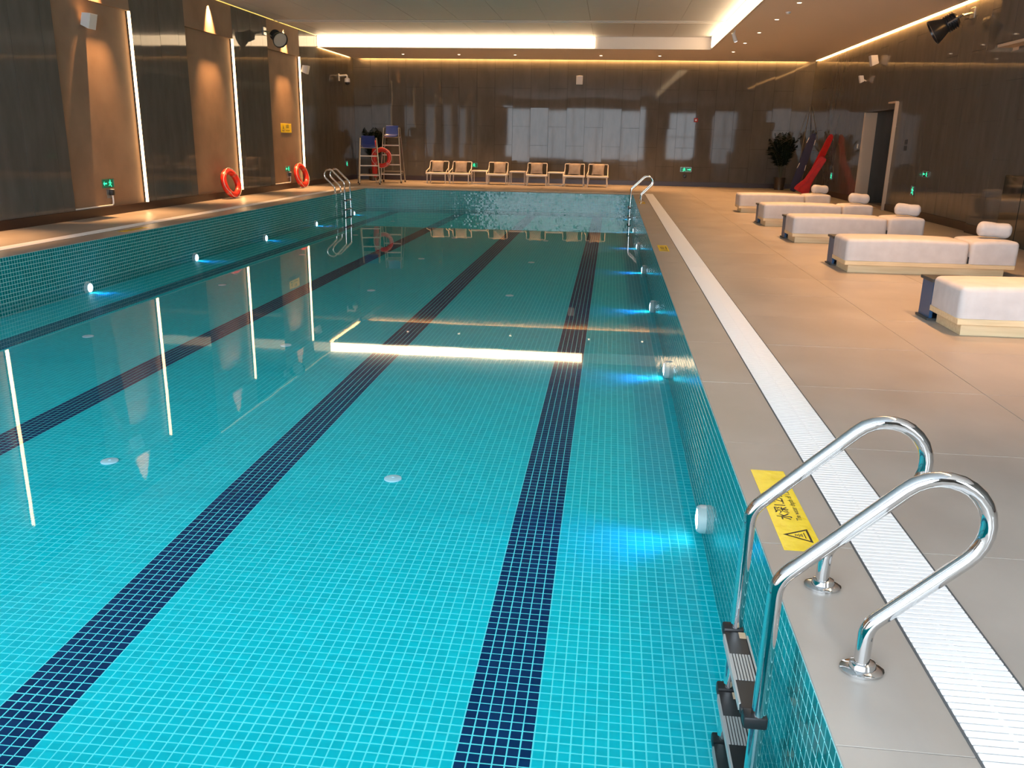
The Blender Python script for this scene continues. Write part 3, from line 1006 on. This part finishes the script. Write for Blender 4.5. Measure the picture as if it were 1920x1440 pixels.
exit_sign('green exit sign above a plug in the niche holding the speaker', (LX - .09, 15.86, .59), 'left', 'left', .38, .165, plate='green_dim')
exit_sign('green exit sign beside the lifebuoy in the niche nearest the far wall', (LX - .09, 25.36, .58), 'left', 'left', .38, .165, plate='green_dim')
exit_sign('green running figure sign low on the left wall by the far corner', (LX, 30.99, .59), 'left', None, .2, .2)
exit_sign('green exit sign on the far wall behind the second armchair', (-5.18, BY - .012, .60), 'back', 'left', .38, .16, plate='green_dim')
exit_sign('green exit sign with black box below on the bare stretch of the far wall', (2.67, BY - .012, .60), 'back', 'right', .40, .16, plate='green_dim', flip=-1)
exit_sign('green running figure sign on the right wall behind the red boards', (RX - .012, 28.15, .62), 'right', None, .2, .22)
exit_sign('green running figure sign on the right wall between recess and doorway', (RX - .012, 20.62, .58), 'right', None, .2, .22)
exit_sign('green exit sign with an arrow high on the right wall', (RX - .012, 19.93, .97), 'right', 'left', .36, .13)
o = MB().rbox(-.05, -.03, -.05, .05, .03, .05, .008, 2).build('socket_box', 'black_gloss', None, (2.65, BY - .045, .37))
tag(o, 'small black socket box below the exit sign on the far wall', 'socket')


def plug(label, y, y_end):
    t = thing('wall_plug', label, 'plug socket', (LX - .09, y, .42), group='plug sockets below niche exit signs')
    MB().rbox(0, -.10, -.11, .008, .08, .06, .003, 1).build('face_plate', 'steel_dull', t)
    MB().rbox(.008, -.01, -.06, .07, .09, .05, .01, 2).build('plug_body', 'black_gloss', t)
    MB().rbox(.012, .02, .045, .065, .085, .06, .004, 1).build('plug_cap', 'white_plastic', t)
    MB().tube(rounded_path([(.04, .04, -.06), (.04, .04, -.245), (.04, y_end - y, -.245)], .07, 6), .016, 10).build('conduit', 'white_plastic', t)


plug('grey plug with pale conduit in the niche holding the speaker', 15.88, 14.66)
plug('grey plug with pale conduit beside the far niche lifebuoy', 25.42, 24.20)

t = thing('warning_sign', 'small yellow warning sign on the plaster of the niche nearest the far wall', 'warning sign', (LX - .09, 25.42, 1.755))
Rm = Matrix(((0, 0, 1), (1, 0, 0), (0, 1, 0))).to_4x4()
MB().rbox(-.42, -.13, 0, .42, .13, .008, .003, 1, Rm).build('plate', 'yellow', t)
s = MB()
tri_outline(s, .2, .016, .001, Rm @ Matrix.Translation((-.24, -.085, .008)))
s.box(-.25, -.03, .008, -.23, .03, .009, Rm)
s.build('warning_triangle', 'ink', t)
o = lettering('水深', .11, t, (.009, -.02, .0), (PI / 2, 0, PI / 2), bold=.001)
o.location = (.009, -.03, .01)
o = lettering('The water depth', .048, t, (.009, -.07, -.08), (PI / 2, 0, PI / 2))

# ------------------------------------------------------------------ sun loungers


def lounger(label, y0, x0=2.975):
    t = thing('sun_lounger', label, 'sun lounger', (x0, y0, 0), group='sun loungers in a row on the right deck')
    Ln, Wd = 2.05, .66
    MB().rbox(.055, .05, 0, Ln - .12, Wd - .05, .1, .004, 1).build('plinth', 'wood', t)
    MB().rbox(0, 0, .1, Ln - .02, Wd, .155, .005, 1).build('platform', 'wood', t)

    def pad(a0, a1, z1, lift=0.0):
        bm = bmesh.new()
        bmesh.ops.create_cube(bm, size=1)
        for v in bm.verts:
            v.co = Vector(((v.co.x + .5) * (a1 - a0) + a0, (v.co.y + .5) * (Wd + .005) - .0025, (v.co.z + .5) * (z1 - .156) + .156))
        bmesh.ops.subdivide_edges(bm, edges=[e for e in bm.edges if abs(e.verts[0].co.x - e.verts[1].co.x) > .1], cuts=5, use_grid_fill=True)
        hard = [e for e in bm.edges if len(e.link_faces) == 2 and e.calc_face_angle(0) > 1 and max(v.co.z for v in e.verts) > .2]
        bmesh.ops.bevel(bm, geom=hard, offset=.05, segments=4, profile=.5, affect='EDGES')
        for v in bm.verts:
            u = (v.co.x - a0) / (a1 - a0)
            c_ = math.sin(PI * min(max(u, 0), 1))
            if v.co.z > .3:
                v.co.z += .014 * c_ + lift * u
            v.co.y += .004 * math.sin(9 * v.co.x) * (1 if v.co.y > Wd / 2 else -1)
        mb = MB()
        bm.verts.index_update()
        mb.add([v.co.copy() for v in bm.verts], [[v.index for v in f.verts] for f in bm.faces])
        bm.free()
        return mb
    pad(-.004, 1.468, .425).build('mattress', 'fabric', t, ang=60)
    pad(1.484, Ln, .43, .012).build('headrest_pad', 'fabric', t, ang=60)
    MB().box(1.44, .03, .157, 1.51, Wd - .03, .24).build('gap_shade', 'black', t)  # black block put in for the shade between the pads
    return t


LY = [7.415, 11.06, 14.34, 17.16, 20.47]
LD = ['nearest the camera', 'second from the camera', 'third from the camera', 'fourth from the camera', 'farthest from the camera']
for k, y in enumerate(LY):
    lounger('white padded sun lounger on a pale wood base, ' + LD[k], y)


def bolster(label, x, y, z, yaw):
    prof = []
    n = 22
    for i in range(n + 1):
        u = i / n
        x_ = -.205 + .41 * u
        e = min(1, (1 - abs(2 * u - 1)) * 3.0)
        r_ = .094 * math.sqrt(max(0, 1 - (1 - e) ** 2)) * (1 - .07 * math.exp(-((u - .56) / .12) ** 2))
        prof.append((max(r_, .0005), x_))
    o = MB().lathe(prof, 20, Euler((0, R(90 + 4), yaw)).to_matrix().to_4x4()).build('bolster_pillow', 'fabric', None, (x, y, z), ang=80)
    tag(o, label, 'pillow', 'white bolster pillows on the loungers')
    return o


for k, y in enumerate(LY[1:]):
    bolster('white bolster pillow on the headrest of the lounger ' + LD[k + 1], 4.825 - .01 * (k == 2), y + .33, .556, [-.12, -.2, .15, .3][k])


def lounger_table(label, y):
    t = thing('lounger_table', label, 'side table', (3.0, y, 0), group='dark side tables between the loungers')
    MB().rbox(-.03, 0, .355, .40, .31, .385, .003, 1).build('table_top', 'charcoal', t)
    MB().rbox(-.01, .015, .02, .02, .295, .355, .002, 1).build('side_panel', 'navy_panel', t)
    MB().rbox(.36, .015, .02, .39, .295, .355, .002, 1).build('side_panel', 'navy_panel', t)
    MB().rbox(.02, .265, .02, .36, .295, .355, .002, 1).build('back_panel', 'navy_panel', t)
    MB().rbox(-.03, 0, 0, .40, .31, .02, .002, 1).build('base_plate', 'charcoal', t)


for k, y in enumerate(LY[:4]):
    lounger_table('navy side table behind the foot of the lounger ' + LD[k], y + .672)


# ------------------------------------------------------------------ armchairs and side tables at the far end
def armchair():
    t = thing('armchair', '', 'armchair', (0, 0, 0), group='white armchairs along the far wall')
    W = .37
    MB().rbox(-W, 0, .315, W, .62, .375, .012, 2).build('seat', 'white_metal', t)
    for s in (-1, 1):
        MB().tube([(s * (W - .04), .04, 0), (s * (W - .045), .05, .33)], [.014, .018], 8).build('leg', 'white_metal', t)
        MB().tube([(s * (W - .02), .66, 0), (s * (W - .06), .56, .33)], [.014, .018], 8).build('leg', 'white_metal', t)
        MB().tube(rounded_path([(s * (W - .012), .04, .36), (s * (W - .012), .08, .42), (s * (W - .03), .52, .52), (s * (W - .04), .66, .74)], .025, 3), .015, 8).build('arm_rail', 'white_metal', t)
        T = Matrix.Translation((s * (W - .10), .575, .56)) @ Euler((R(-14), 0, 0)).to_matrix().to_4x4()
        MB().rbox(-.055, -.008, -.18, .055, .008, .18, .003, 1, T).build('woven_panel', 'weave', t)
    T = Matrix.Translation((0, .59, .56)) @ Euler((R(-14), 0, 0)).to_matrix().to_4x4()
    MB().rbox(-W + .15, -.008, -.18, W - .15, .008, .18, .003, 1, T).build('back_panel', 'weave', t)
    MB().tube(rounded_path([(-W + .035, .55, .36), (-W + .035, .655, .75), (W - .035, .655, .75), (W - .035, .55, .36)], .03, 3), .016, 8).build('back_frame', 'white_metal', t)
    return t


def cushion_mesh():
    n = 10
    vs, fs = [], []
    for sgn in (1, -1):
        for i in range(n + 1):
            for j in range(n + 1):
                u, v = 2 * i / n - 1, 2 * j / n - 1
                k = (1 - abs(u) ** 3) * (1 - abs(v) ** 3)
                pinch = 1 - .07 * (1 - abs(u)) * abs(v) - .07 * (1 - abs(v)) * abs(u)
                pinch2 = 1 - .10 * ((1 - u * u) * v * v)
                pinch3 = 1 - .10 * ((1 - v * v) * u * u)
                vs.append((u * .22 * pinch3, sgn * .075 * k ** .6, v * .20 * pinch2))
    N_ = (n + 1) ** 2
    for s in range(2):
        for i in range(n):
            for j in range(n):
                a = s * N_ + i * (n + 1) + j
                f = (a, a + 1, a + n + 2, a + n + 1)
                fs.append(f if s == 1 else f[::-1])
    return MB().add(vs, fs)


AX = [(-6.155, 'first from the lifeguard chairs'), (-5.33, 'second from the lifeguard chairs'), (-4.0, 'third from the lifeguard chairs'), (-2.6, 'fourth from the lifeguard chairs'), (-1.30, 'fifth from the lifeguard chairs'), (-.495, 'last one, nearest the far ladder')]
base = armchair()
cm_ = cushion_mesh().mesh('throw_pillow', 80)
cm_.materials.append(M['cushion'])
for k, (x, d) in enumerate(AX):
    c = base if k == 0 else copy_tree(base)
    c.location = (x, 30.10, 0)
    c.rotation_euler = (0, 0, random.uniform(-.04, .04))
    c['label'] = 'white framed armchair with a grey cushion, ' + d
    p = link('throw_pillow', cm_, None, (x + [-.02, 0, .06, -.03, 0, .02][k], 30.545, .585), (R(-14), random.uniform(-.05, .05), 0))
    tag(p, 'square grey throw pillow on the armchair ' + d, 'pillow', 'throw pillows on the armchairs')


def wire_table():
    t = thing('side_table', '', 'side table', (0, 0, 0), group='white side tables between the armchairs')
    a, h = .275, .47
    MB().rbox(-a, -a, h - .045, a, a, h, .006, 2).build('table_top', 'white_metal', t)
    for s in (-1, 1):
        lp = rounded_path([(s * (a - .02), -a + .02, h - .05), (s * (a - .02), -a + .02, .012), (s * (a - .02), a - .02, .012), (s * (a - .02), a - .02, h - .05)], .02, 3)
        MB().tube(lp, .011, 8).build('leg_frame', 'white_metal', t)
        MB().tube([(-a + .02, s * (a - .02), .012), (a - .02, s * (a - .02), .012)], .011, 8).build('foot_bar', 'white_metal', t)
    return t


base = wire_table()
for k, (x, d) in enumerate([(-4.655, 'between the second and third armchairs'), (-3.30, 'between the third and fourth armchairs'), (-1.95, 'between the fourth and fifth armchairs')]):
    c = base if k == 0 else copy_tree(base)
    c.location = (x, 30.62, 0)
    c['label'] = 'white square side table with open wire sides ' + d


# ------------------------------------------------------------------ lifeguard chairs
def lifeguard_chair(label, x, y, rz, H, nr, wb, wt):
    t = thing('lifeguard_chair', label, 'lifeguard chair', (x, y, 0), rz, 'steel lifeguard chairs in the far left corner')
    fl_ = {}
    top = H + .26
    for s in (-1, 1):
        f0, f1 = Vector((s * wb, -.42, 0)), Vector((s * wt, -.12, top))
        b0, b1 = Vector((s * (wb + .03), .55, 0)), Vector((s * wt, .30, top))
        a = MB().tube([f0, f0 + (f1 - f0) * 1.0], .021, 8).build('leg', 'steel_dull', t)
        MB().tube([f0, f0 + (f1 - f0) * .03], .027, 8).build('rubber_foot', 'black', a)
        b = MB().tube([b0, b1], .021, 8).build('leg', 'steel_dull', t)
        MB().tube([b0, b0 + (b1 - b0) * .03], .027, 8).build('rubber_foot', 'black', b)
        MB().tube(rounded_path([f1 - Vector((0, 0, .06)), f1 + Vector((0, .02, .0)), b1 + Vector((0, -.02, 0)), b1 - Vector((0, 0, .06))], .05, 4), .019, 8).build('arm_rail', 'steel_dull', t)
        k0 = .18
        MB().tube([f0 + (f1 - f0) * k0, b0 + (b1 - b0) * k0], .016, 8).build('side_brace', 'steel_dull', t)
        fl_[s] = (f0, f1, b0, b1)
    for k in range(nr):
        u = (.30 + k * (H - .30) / max(1, nr)) / top
        pa = fl_[-1][0] + (fl_[-1][1] - fl_[-1][0]) * u
        pb = fl_[1][0] + (fl_[1][1] - fl_[1][0]) * u
        MB().tube([pa, pb], .019, 8).build('rung', 'white_metal', t)
    u = .2
    MB().tube([fl_[-1][2] + (fl_[-1][3] - fl_[-1][2]) * u, fl_[1][2] + (fl_[1][3] - fl_[1][2]) * u], .016, 8).build('back_brace', 'steel_dull', t)
    uu = (H - .05) / top
    fr = MB()
    c4 = [fl_[-1][0].lerp(fl_[-1][1], uu), fl_[1][0].lerp(fl_[1][1], uu), fl_[1][2].lerp(fl_[1][3], uu), fl_[-1][2].lerp(fl_[-1][3], uu)]
    for i in range(4):
        fr.tube([c4[i], c4[(i + 1) % 4]], .018, 8)
    fr.build('seat_frame', 'steel_dull', t)
    # moulded bucket seat
    wseat = wt - .035
    prof = [(-.20, H - .03), (-.17, H), (.02, H - .015), (.16, H + .0), (.22, H + .06), (.26, H + .32), (.27, H + .34)]
    vs, fs = [], []
    nx = 8
    for off in (0, -.018):
        for (yy, zz) in prof:
            for i in range(nx + 1):
                u = 2 * i / nx - 1
                curl = .035 * u ** 4
                vs.append((u * wseat * (1 - .06 * (zz > H + .3)), yy - curl * (1 if zz > H + .05 else 0), zz + (curl if zz < H + .05 else 0) + off * (1 if zz < H + .05 else 0)))
                if off and zz >= H + .05:
                    vs[-1] = (vs[-1][0], vs[-1][1] + .018, vs[-1][2])
    L_ = len(prof) * (nx + 1)
    for o_ in (0, 1):
        for a in range(len(prof) - 1):
            for i in range(nx):
                p = o_ * L_ + a * (nx + 1) + i
                f = (p, p + 1, p + nx + 2, p + nx + 1)
                fs.append(f if o_ == 0 else f[::-1])
    ring = [i for i in range(nx + 1)] + [a * (nx + 1) + nx for a in range(1, len(prof))] + [(len(prof) - 1) * (nx + 1) + i for i in range(nx - 1, -1, -1)] + [a * (nx + 1) for a in range(len(prof) - 2, 0, -1)]
    for i in range(len(ring)):
        a, b = ring[i], ring[(i + 1) % len(ring)]
        fs.append((a, L_ + a, L_ + b, b))
    MB().add(vs, fs).build('seat', 'blue_seat', t, ang=70)
    return t


lifeguard_chair('shorter steel lifeguard chair with a blue seat next to the corner palm', -8.20, 28.83, .30, 1.24, 3, .34, .27)
lifeguard_chair('taller steel lifeguard chair with a blue seat behind the lifebuoy', -7.72, 30.10, .12, 1.60, 4, .36, .26)


# ------------------------------------------------------------------ lifebuoys
def lifebuoy(label, loc, rot, Rr=.29, r=.075):
    t = thing('lifebuoy', label, 'lifebuoy', loc, group='red lifebuoys')
    t.rotation_euler = rot
    n = 36
    MB().tube([(Rr * math.cos(2 * PI * i / n), Rr * math.sin(2 * PI * i / n), 0) for i in range(n)], r, 14, closed=True).build('ring', 'buoy', t, ang=80)
    for k in range(4):
        a0 = PI / 4 + k * PI / 2
        MB().tube([(Rr * math.cos(a0 + d), Rr * math.sin(a0 + d), 0) for d in (-.10, -.05, 0, .05, .10)], r + .003, 14).build('band', 'band', t, ang=80)
    pts = []
    for i in range(64):
        a = 2 * PI * i / 64
        sag = abs(math.sin(2 * (a - PI / 4)))
        pts.append(((Rr + r * .55 + .035 * sag) * math.cos(a), (Rr + r * .55 + .035 * sag) * math.sin(a), r * .85 + .006 - .02 * sag))
    MB().tube(pts, .0065, 6, closed=True).build('grab_rope', 'rope', t)
    return t


lifebuoy('red lifebuoy with white rope leaning on the middle visible niche', (-9.46, 20.75, .375), (0, R(90 - 14), R(-8)))
lifebuoy('red lifebuoy with white rope beside the exit sign of the niche nearest the far wall', (-9.46, 25.75, .375), (0, R(90 - 14), R(-8)))
lifebuoy('red lifebuoy hung on the taller lifeguard chair', (-7.93, 29.52, .86), (R(84), 0, R(4)), .27, .075)
t = thing('rescue_tube', 'long red rescue tube hung upright between the two lifeguard chairs', 'rescue tube', (-8.24, 29.72, 0))
MB().tube([(.02, 0, .18), (.0, 0, .24), (-.02, .02, .6), (-.03, .02, .9), (0, 0, 1.12), (.03, 0, 1.3), (.05, 0, 1.42)], [.03, .085, .10, .095, .085, .075, .03], 12).build('foam_body', 'buoy', t, ang=80)
MB().tube(rounded_path([(.02, 0, .20), (.03, .01, .012), (.16, .02, .012), (.10, -.06, .012)], .03, 4), .01, 6).build('strap', 'rope', t)
MB().tube([(.05, 0, 1.40), (.03, -.03, 1.47), (.0, -.02, 1.40)], .01, 6).build('strap', 'rope', t)

# ------------------------------------------------------------------ rescue boards and pole in the far right corner


def lean(p0, p1, roll=0.0):
    """Matrix whose local z runs from p0 to p1."""
    p0, p1 = Vector(p0), Vector(p1)
    z = (p1 - p0).normalized()
    x = Vector((0, 1, 0)).cross(z).normalized() if abs(z.y) < .9 else Vector((1, 0, 0))
    y = z.cross(x)
    m3 = Matrix((x, y, z)).transposed()
    return Matrix.Translation(p0) @ m3.to_4x4() @ Matrix.Rotation(roll, 4, 'Z'), (p1 - p0).length


def board(mb, L_, prof, th, T):
    """A plank along local z; prof = [(z fraction, half width)], thickness th along local y."""
    pts = [(w_, u * L_) for u, w_ in prof] + [(-w_, u * L_) for u, w_ in reversed(prof)]
    bm = bmesh.new()
    v0 = [bm.verts.new((x, -th / 2, z)) for x, z in pts]
    f = bm.faces.new(v0)
    ret = bmesh.ops.extrude_face_region(bm, geom=[f])
    for v in [g for g in ret['geom'] if isinstance(g, bmesh.types.BMVert)]:
        v.co.y += th
    bmesh.ops.recalc_face_normals(bm, faces=bm.faces[:])
    bmesh.ops.bevel(bm, geom=bm.edges[:], offset=th * .22, segments=2, affect='EDGES')
    bm.verts.index_update()
    mb.add([v.co.copy() for v in bm.verts], [[v.index for v in f.verts] for f in bm.faces], T)
    bm.free()
    return mb


t = thing('rescue_board', 'long narrow red rescue board leaning on the right wall in the far corner', 'rescue board', (0, 0, 0), group='rescue boards in the far right corner')
T, L_ = lean((6.22, 28.95, .05), (6.70, 28.15, 1.86))
board(MB(), L_, [(0, .09), (.06, .11), (.5, .11), (.9, .09), (.97, .07), (1, .04)], .07, T).build('board_body', 'red_board', t)
t = thing('rescue_board', 'short thick red rescue board with a flared foot in front of the long red one', 'rescue board', (0, 0, 0), group='rescue boards in the far right corner')
T, L_ = lean((6.02, 28.50, .08), (6.58, 28.32, 1.18))
board(MB(), L_, [(0, .25), (.10, .24), (.24, .17), (.30, .13), (.85, .12), (.97, .11), (1, .08)], .09, T).build('board_body', 'red_board', t)
T2 = T @ Matrix.Translation((.03, -.075, 0))
board(MB(), L_ * .9, [(0, .16), (.16, .14), (.28, .07), (.95, .065), (1, .04)], .05, T2).build('front_pad', 'red_board', t)
t = thing('rescue_board', 'navy spine board with white straps between the corner palm and the red boards', 'rescue board', (0, 0, 0), group='rescue boards in the far right corner')
T, L_ = lean((6.02, 29.75, .05), (6.62, 30.25, 1.90))
board(MB(), L_, [(0, .08), (.05, .12), (.6, .135), (.92, .11), (1, .07)], .06, T).build('board_body', 'navy_board', t)
for u in (.42, .86):
    for s in (-1, 1):
        MB().tube([T @ Vector((s * .13, -.04, L_ * u - .09)), T @ Vector((s * .11, -.05, L_ * u + .09))], .012, 6).build('strap', 'rope', t)
for s in (-1, 1):
    MB().rbox(s * .05 - .03, -.05, L_ - .02, s * .05 + .03, .05, L_ + .09, .02, 2, T).build('head_block', 'black', t)
t = thing('rescue_pole', 'tall thin metal rescue pole leaning in the far right corner', 'rescue pole', (0, 0, 0))
MB().tube([(6.30, 30.9, .02), (6.81, 32.12, 2.86)], [.016, .013], 8).build('pole', 'steel_dull', t)
MB().tube([(6.29, 30.87, .0), (6.31, 30.93, .08)], .022, 8).build('end_grip', 'black', t)


# ------------------------------------------------------------------ palms
def palm(label, x, y, h, spread, n):
    t = thing('potted_palm', label, 'potted plant', (x, y, 0), group='potted palms in the far corners')
    MB().lathe([(.15, 0), (.165, .01), (.19, .40), (.20, .43), (.185, .43), (.175, .38)], 24).build('pot', 'pot', t)
    MB().lathe([(0, .385), (.178, .385), (.178, .37), (0, .37)], 20).build('soil', 'soil', t)
    rnd = random.Random(hash(label) % 1000 if False else len(label))
    for k in range(n):
        a = 2.4 * k + rnd.uniform(-.2, .2)
        lean_ = rnd.uniform(.25, 1.0) * spread
        hh = h * rnd.uniform(.72, 1.0)
        pts = []
        for i in range(11):
            u = i / 10
            rad = .04 + lean_ * u ** 1.8
            z = .38 + (hh - .38) * (u - .22 * (lean_ / spread) * u ** 3)
            pts.append(Vector((math.cos(a) * rad, math.sin(a) * rad, z)))
        fr = MB().tube(pts, [.012 - .0009 * i for i in range(11)], 5).build('frond', 'stem', t)
        lf = MB()
        side = Vector((-math.sin(a), math.cos(a), 0))
        for i in range(22):
            u = .34 + .66 * i / 21
            f = u * 10
            i0 = min(9, int(f))
            p = pts[i0].lerp(pts[i0 + 1], f - i0)
            tg = (pts[i0 + 1] - pts[i0]).normalized()
            ln = .34 * math.sin(PI * (.18 + .78 * (u - .34) / .66)) + .06
            for s in (-1, 1):
                d = (side * s * .8 + tg * .55 + Vector((0, 0, -.18 + rnd.uniform(-.15, .12)))).normalized()
                wv = tg * .016
                mid = p + d * ln * .5 + Vector((0, 0, .015))
                tip = p + d * ln + Vector((0, 0, -.05))
                b0 = len(lf.v)
                lf.add([p - wv * .5, p + wv * .5, mid + wv, mid - wv, tip], [(0, 1, 2, 3), (3, 2, 4)])
        lf.build('leaflets', 'leaf', fr)
    return t


palm('dark green potted palm in the far right corner by the rescue boards', 5.86, 31.3, 2.15, .62, 16)
palm('dark green potted palm in the far left corner behind the lifeguard chairs', -8.75, 31.35, 2.15, .62, 14)

# ------------------------------------------------------------------ small wall fixtures


def wall_speaker(label, loc, face, w_=.2, h_=.27, d_=.17, tilt=.25, yaw=0):
    """face = +1 looks to +X, -1 looks to -X."""
    t = thing('wall_speaker', label, 'speaker', loc, group='white wall speakers')
    MB().tube([(0, 0, -.05), (face * .07, 0, -.02)], .014, 8).build('bracket', 'white_plastic', t)
    T = Matrix.Translation((face * .13, 0, 0)) @ Euler((0, face * tilt, yaw)).to_matrix().to_4x4()
    b = MB()
    k = .78
    vs = [(-d_ / 2, -w_ / 2 * k, -h_ / 2 * k), (-d_ / 2, w_ / 2 * k, -h_ / 2 * k), (-d_ / 2, w_ / 2 * k, h_ / 2 * k), (-d_ / 2, -w_ / 2 * k, h_ / 2 * k),
          (d_ / 2, -w_ / 2, -h_ / 2), (d_ / 2, w_ / 2, -h_ / 2), (d_ / 2, w_ / 2, h_ / 2), (d_ / 2, -w_ / 2, h_ / 2)]
    vs = [(x * face, y_ * face, z) for x, y_, z in vs]
    b.add(vs, [(3, 2, 1, 0), (4, 5, 6, 7), (0, 1, 5, 4), (1, 2, 6, 5), (2, 3, 7, 6), (3, 0, 4, 7)], T)
    b.build('cabinet', 'white_plastic', t)
    xx = face * (d_ / 2)
    MB().box(min(xx, xx + face * .008), -w_ / 2 + .012, -h_ / 2 + .012, max(xx, xx + face * .008), w_ / 2 - .012, h_ / 2 - .012, T).build('grille', 'trim_white', t)


wall_speaker('white wall speaker high in the niche of the near exit sign', (LX - .09, 15.62, 3.50), 1, .24, .27)
wall_speaker('white wall speaker at the light strip of the niche nearest the far wall', (LX, 26.72, 3.51), 1, .22, .25)
wall_speaker('white wall speaker high on the right wall above the doorway', (RX - .012, 24.62, 3.71), -1, .22, .27)
wall_speaker('small white wall box lower than the speaker above the doorway', (RX - .012, 25.6, 3.31), -1, .13, .2, .10)
t = thing('wall_speaker', 'flat white speaker panel high on the far wall', 'speaker', (-1.31, BY - .012, 3.63))
MB().rbox(-.115, -.05, -.15, .115, 0, .15, .01, 2).build('cabinet', 'white_plastic', t)
MB().rbox(-.1, -.056, -.135, .1, -.05, .135, .002, 1).build('grille', 'trim_white', t)
t = thing('fire_alarm', 'small red fire alarm box on the far wall', 'alarm', (2.90, BY - .012, 2.32))
MB().rbox(-.07, -.05, -.07, .07, 0, .07, .01, 2).build('alarm_body', 'red_small', t)
MB().lathe([(.03, 0), (.03, .012), (0, .013)], 12, Matrix.Translation((0, -.05, 0)) @ Euler((R(90), 0, 0)).to_matrix().to_4x4()).build('button', 'white_plastic', t)
t = thing('dome_camera', 'white dome security camera on a bracket in the far left corner', 'security camera', (LX, 30.45, 3.53))
MB().rbox(0, -.06, -.12, .02, .06, .12, .004, 1).build('wall_plate', 'white_plastic', t)
MB().tube(rounded_path([(.02, 0, .05), (.30, 0, .07), (.30, 0, -.03)], .05, 5), .03, 10).build('arm', 'white_plastic', t)
MB().lathe([(.03, .0), (.085, -.03), (.095, -.12), (.09, -.15)], 20, Matrix.Translation((.30, 0, -.01))).build('housing', 'white_plastic', t)
MB().lathe([(.088, -.15), (.085, -.19), (.06, -.235), (0, -.255)], 20, Matrix.Translation((.30, 0, -.01))).build('dome', 'black_gloss', t)
for k, z in enumerate((1.65, 1.505)):
    o = MB().rbox(-.012, -.09, -.055, 0, .09, .055, .003, 1).build('switch_plate', 'black_gloss', None, (RX - .012, 21.55, z))
    tag(o, ['upper', 'lower'][k] + ' dark switch plate on the right wall past the doorway', 'switch', 'dark switch plates')
o = MB().rbox(-.012, -.045, -.06, 0, .045, .06, .003, 1).build('switch_plate', 'white_plastic', None, (RX - .012, 25.62, 1.53))
tag(o, 'small white switch plate at the far jamb of the doorway', 'switch')
for k, z in enumerate((1.95, 1.45)):
    t = thing('framed_notice', ['upper', 'lower'][k] + ' dark framed notice inside the doorway', 'notice', (RX + 1.285, 25.0 + .55, z), group='framed notices in the doorway')
    MB().rbox(-.02, -.3, -.2, 0, .3, .2, .004, 1).build('frame', 'black_gloss', t)
    MB().box(-.023, -.26, -.16, -.02, .26, .16).build('sheet', 'charcoal', t)


def floodlight(label, loc, aim, wall_dx, s=1.0, lens='lens_glass'):
    t = thing('floodlight', label, 'floodlight', loc, group='drum floodlights')
    Rm = Vector(aim).to_track_quat('Z', 'Y').to_matrix().to_4x4() @ Matrix.Scale(s, 4)
    MB().lathe([(0, -.24), (.09, -.235), (.12, -.20), (.125, -.02), (.15, .03), (.205, .16), (.21, .20), (.19, .20), (.185, .165)], 28, Rm).build('drum', 'black_gloss', t)
    MB().lathe([(0, .172), (.186, .168), (.186, .160), (0, .160)], 28, Rm).build('lens', lens, t)
    for k in range(5):
        MB().lathe([(.128, -.19 + .035 * k), (.145, -.188 + .035 * k), (.145, -.18 + .035 * k), (.128, -.178 + .035 * k)], 24, Rm).build('cooling_fin', 'black_gloss', t)
    y = MB().tube(rounded_path([Rm @ Vector((.16, 0, -.05)), Rm @ Vector((.18, 0, -.30)), Rm @ Vector((-.18, 0, -.30)), Rm @ Vector((-.16, 0, -.05))], .06, 4), .016, 8)
    y.build('yoke', 'steel_dull', t)
    p = Rm @ Vector((0, 0, -.30))
    MB().tube([p, Vector((wall_dx, p.y + .02, p.z + .05))], .022, 8).build('wall_arm', 'steel_dull', t)
    MB().rbox(wall_dx - .012, p.y - .08, p.z - .05, wall_dx + .012, p.y + .12, p.z + .15, .004, 1).build('wall_plate', 'steel_dull', t)
    return t


floodlight('dark drum floodlight with a grey lens high on the left wall', (LX + .45, 23.75, 4.10), (.62, -.62, -.42), -.44)
floodlight('dark drum floodlight seen from the side high on the right wall', (RX - .50, 18.75, 3.83), (-.80, .20, -.52), .48, 1.15)
